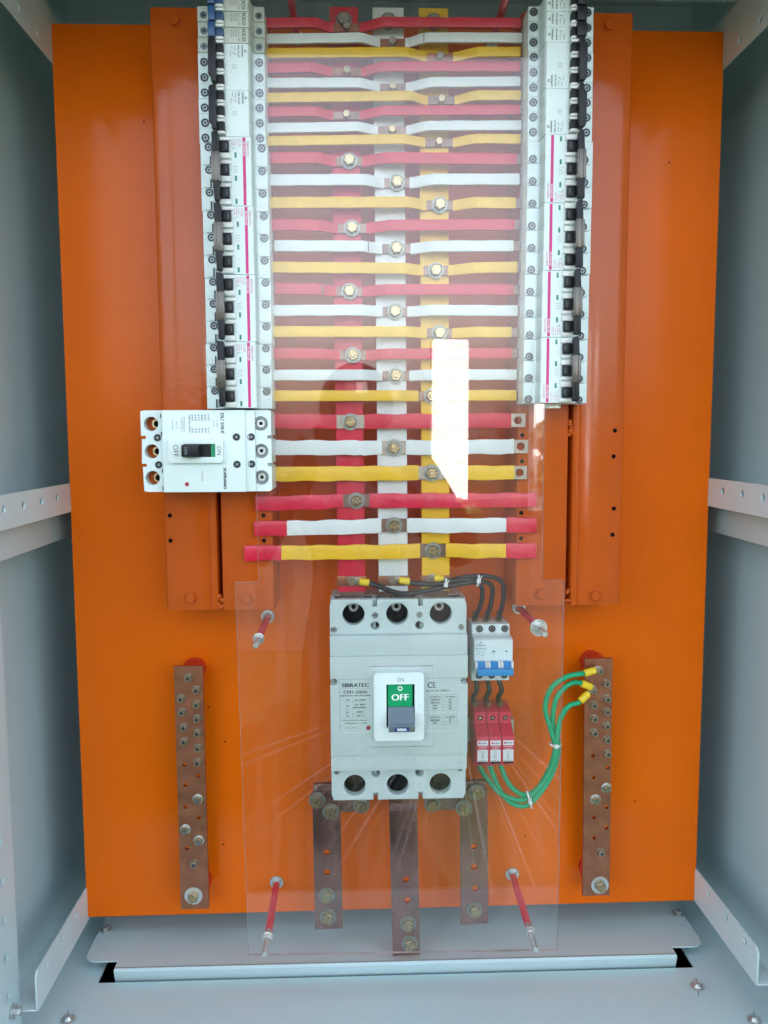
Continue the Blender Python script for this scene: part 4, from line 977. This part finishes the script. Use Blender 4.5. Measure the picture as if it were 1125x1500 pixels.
# photographer
def person():
    root = bpy.data.objects.new('person', None); COL.objects.link(root); root.location = (0, -1.62, 0)
    root['label'] = 'photographer in dark clothes holding up a phone, mirrored in the acrylic'; root['category'] = 'person'
    J = {'pel': ((0, 0, .93), .14), 'sp': ((0, -.01, 1.12), .13), 'ch': ((0, 0, 1.32), .20), 'nk': ((0, .01, 1.49), .06), 'hd': ((0, .03, 1.60), .085), 'tp': ((0, .02, 1.67), .08)}
    E_ = [('pel', 'sp'), ('sp', 'ch'), ('ch', 'nk'), ('nk', 'hd'), ('hd', 'tp')]
    for s in (-1, 1):
        n = 'LR'[s > 0]
        J.update({n+'s': ((s*.21, 0, 1.40), .09), n+'e': ((s*.33, .12, 1.17), .065), n+'w': ((s*.10-.04, .34, 1.44), .04), n+'h': ((s*.075-.06, .40, 1.50), .036),
                  n+'hp': ((s*.10, 0, .88), .10), n+'k': ((s*.12, .03, .49), .065), n+'a': ((s*.13, 0, .09), .042), n+'t': ((s*.15, .16, .04), .035)})
        E_ += [('ch', n+'s'), (n+'s', n+'e'), (n+'e', n+'w'), (n+'w', n+'h'), ('pel', n+'hp'), (n+'hp', n+'k'), (n+'k', n+'a'), (n+'a', n+'t')]
        for f in range(4):
            a = n+'f%d' % f; z = 1.475+.022*f
            J[a] = ((s*.062-.08, .418, z), .009); J[a+'b'] = ((s*.045-.09, .428, z), .008); E_ += [(n+'h', a), (a, a+'b')]
    keys = list(J); me = bpy.data.meshes.new('body'); me.from_pydata([J[k][0] for k in keys], [(keys.index(a), keys.index(c)) for a, c in E_], [])
    o = bpy.data.objects.new('body', me); COL.objects.link(o); o.parent = root
    sk = o.modifiers.new('skin', 'SKIN'); su = o.modifiers.new('sub', 'SUBSURF'); su.levels = 1; su.render_levels = 1
    for i, k in enumerate(keys): me.skin_vertices[0].data[i].radius = (J[k][1], J[k][1]*(.75 if k in ('sp', 'ch', 'pel') else 1)); me.skin_vertices[0].data[i].use_root = (k == 'pel')
    me.materials.append(M_cloth)
    bm = bmesh.new(); bmesh.ops.create_uvsphere(bm, u_segments=20, v_segments=12, radius=.115)
    for v in bm.verts: v.co.z *= 1.15; v.co += Vector((0, .005, 1.635))
    m2 = bpy.data.meshes.new('hair'); bm.to_mesh(m2); bm.free(); m2.materials.append(M_black); h = bpy.data.objects.new('hair', m2); COL.objects.link(h); h.parent = root
person()
bm = bmesh.new(); bmesh.ops.create_cube(bm, size=1)
for v in bm.verts: v.co = Vector((v.co.x*.16-.03, v.co.y*.009-1.193, v.co.z*.078+Z0-.015))
bmesh.ops.bevel(bm, geom=list(bm.edges), offset=.003, segments=2, affect='EDGES')
me = bpy.data.meshes.new('phone'); bm.to_mesh(me); bm.free(); me.materials.append(M_black)
o = bpy.data.objects.new('phone', me); COL.objects.link(o); o['label'] = 'black phone held by the photographer, mirrored in the acrylic'; o['category'] = 'phone'

tr = bpy.data.objects.new('tree', None); COL.objects.link(tr); tr.location = (-3.6, -8.5, 2.6); tr['label'] = 'broad leafy tree added above the mirrored view to shade the cabinet'; tr['category'] = 'tree'  # raised out of the mirrored view, kept only to shade the cabinet
bm = bmesh.new()
def limb(a, c, r0, r1):
    a, c = Vector(a), Vector(c); d = c-a; M = Matrix.Translation((a+c)/2) @ d.to_track_quat('Z', 'Y').to_matrix().to_4x4()
    bmesh.ops.create_cone(bm, cap_ends=True, segments=10, radius1=r0, radius2=r1, depth=d.length, matrix=M)
limb((0, 0, -2.6), (.1, 0, 4.4), .2, .14); limb((.1, 0, 4.2), (2.2, .3, 6.2), .13, .05); limb((.1, 0, 4.2), (-1.2, .2, 6.2), .12, .05); limb((1.8, .3, 5.9), (4.6, .6, 6.4), .07, .03)
me = bpy.data.meshes.new('trunk'); bm.to_mesh(me); bm.free(); me.materials.append(M_bark); o = bpy.data.objects.new('trunk', me); COL.objects.link(o); o.parent = tr
leafy('crown', [((-1.0, 0, 6.0), 1.4), ((.6, .3, 6.2), 1.5), ((2.1, .4, 5.9), 1.35), ((3.6, .3, 6.0), 1.45), ((5.0, .2, 5.9), 1.4), ((6.6, .2, 6.2), 1.5), ((1.2, -.5, 7.2), 1.9), ((4.2, -.5, 7.3), 2.0), ((2.8, -.6, 6.4), 1.5)], 4600, .13, '', '', parent=tr, seed=9)
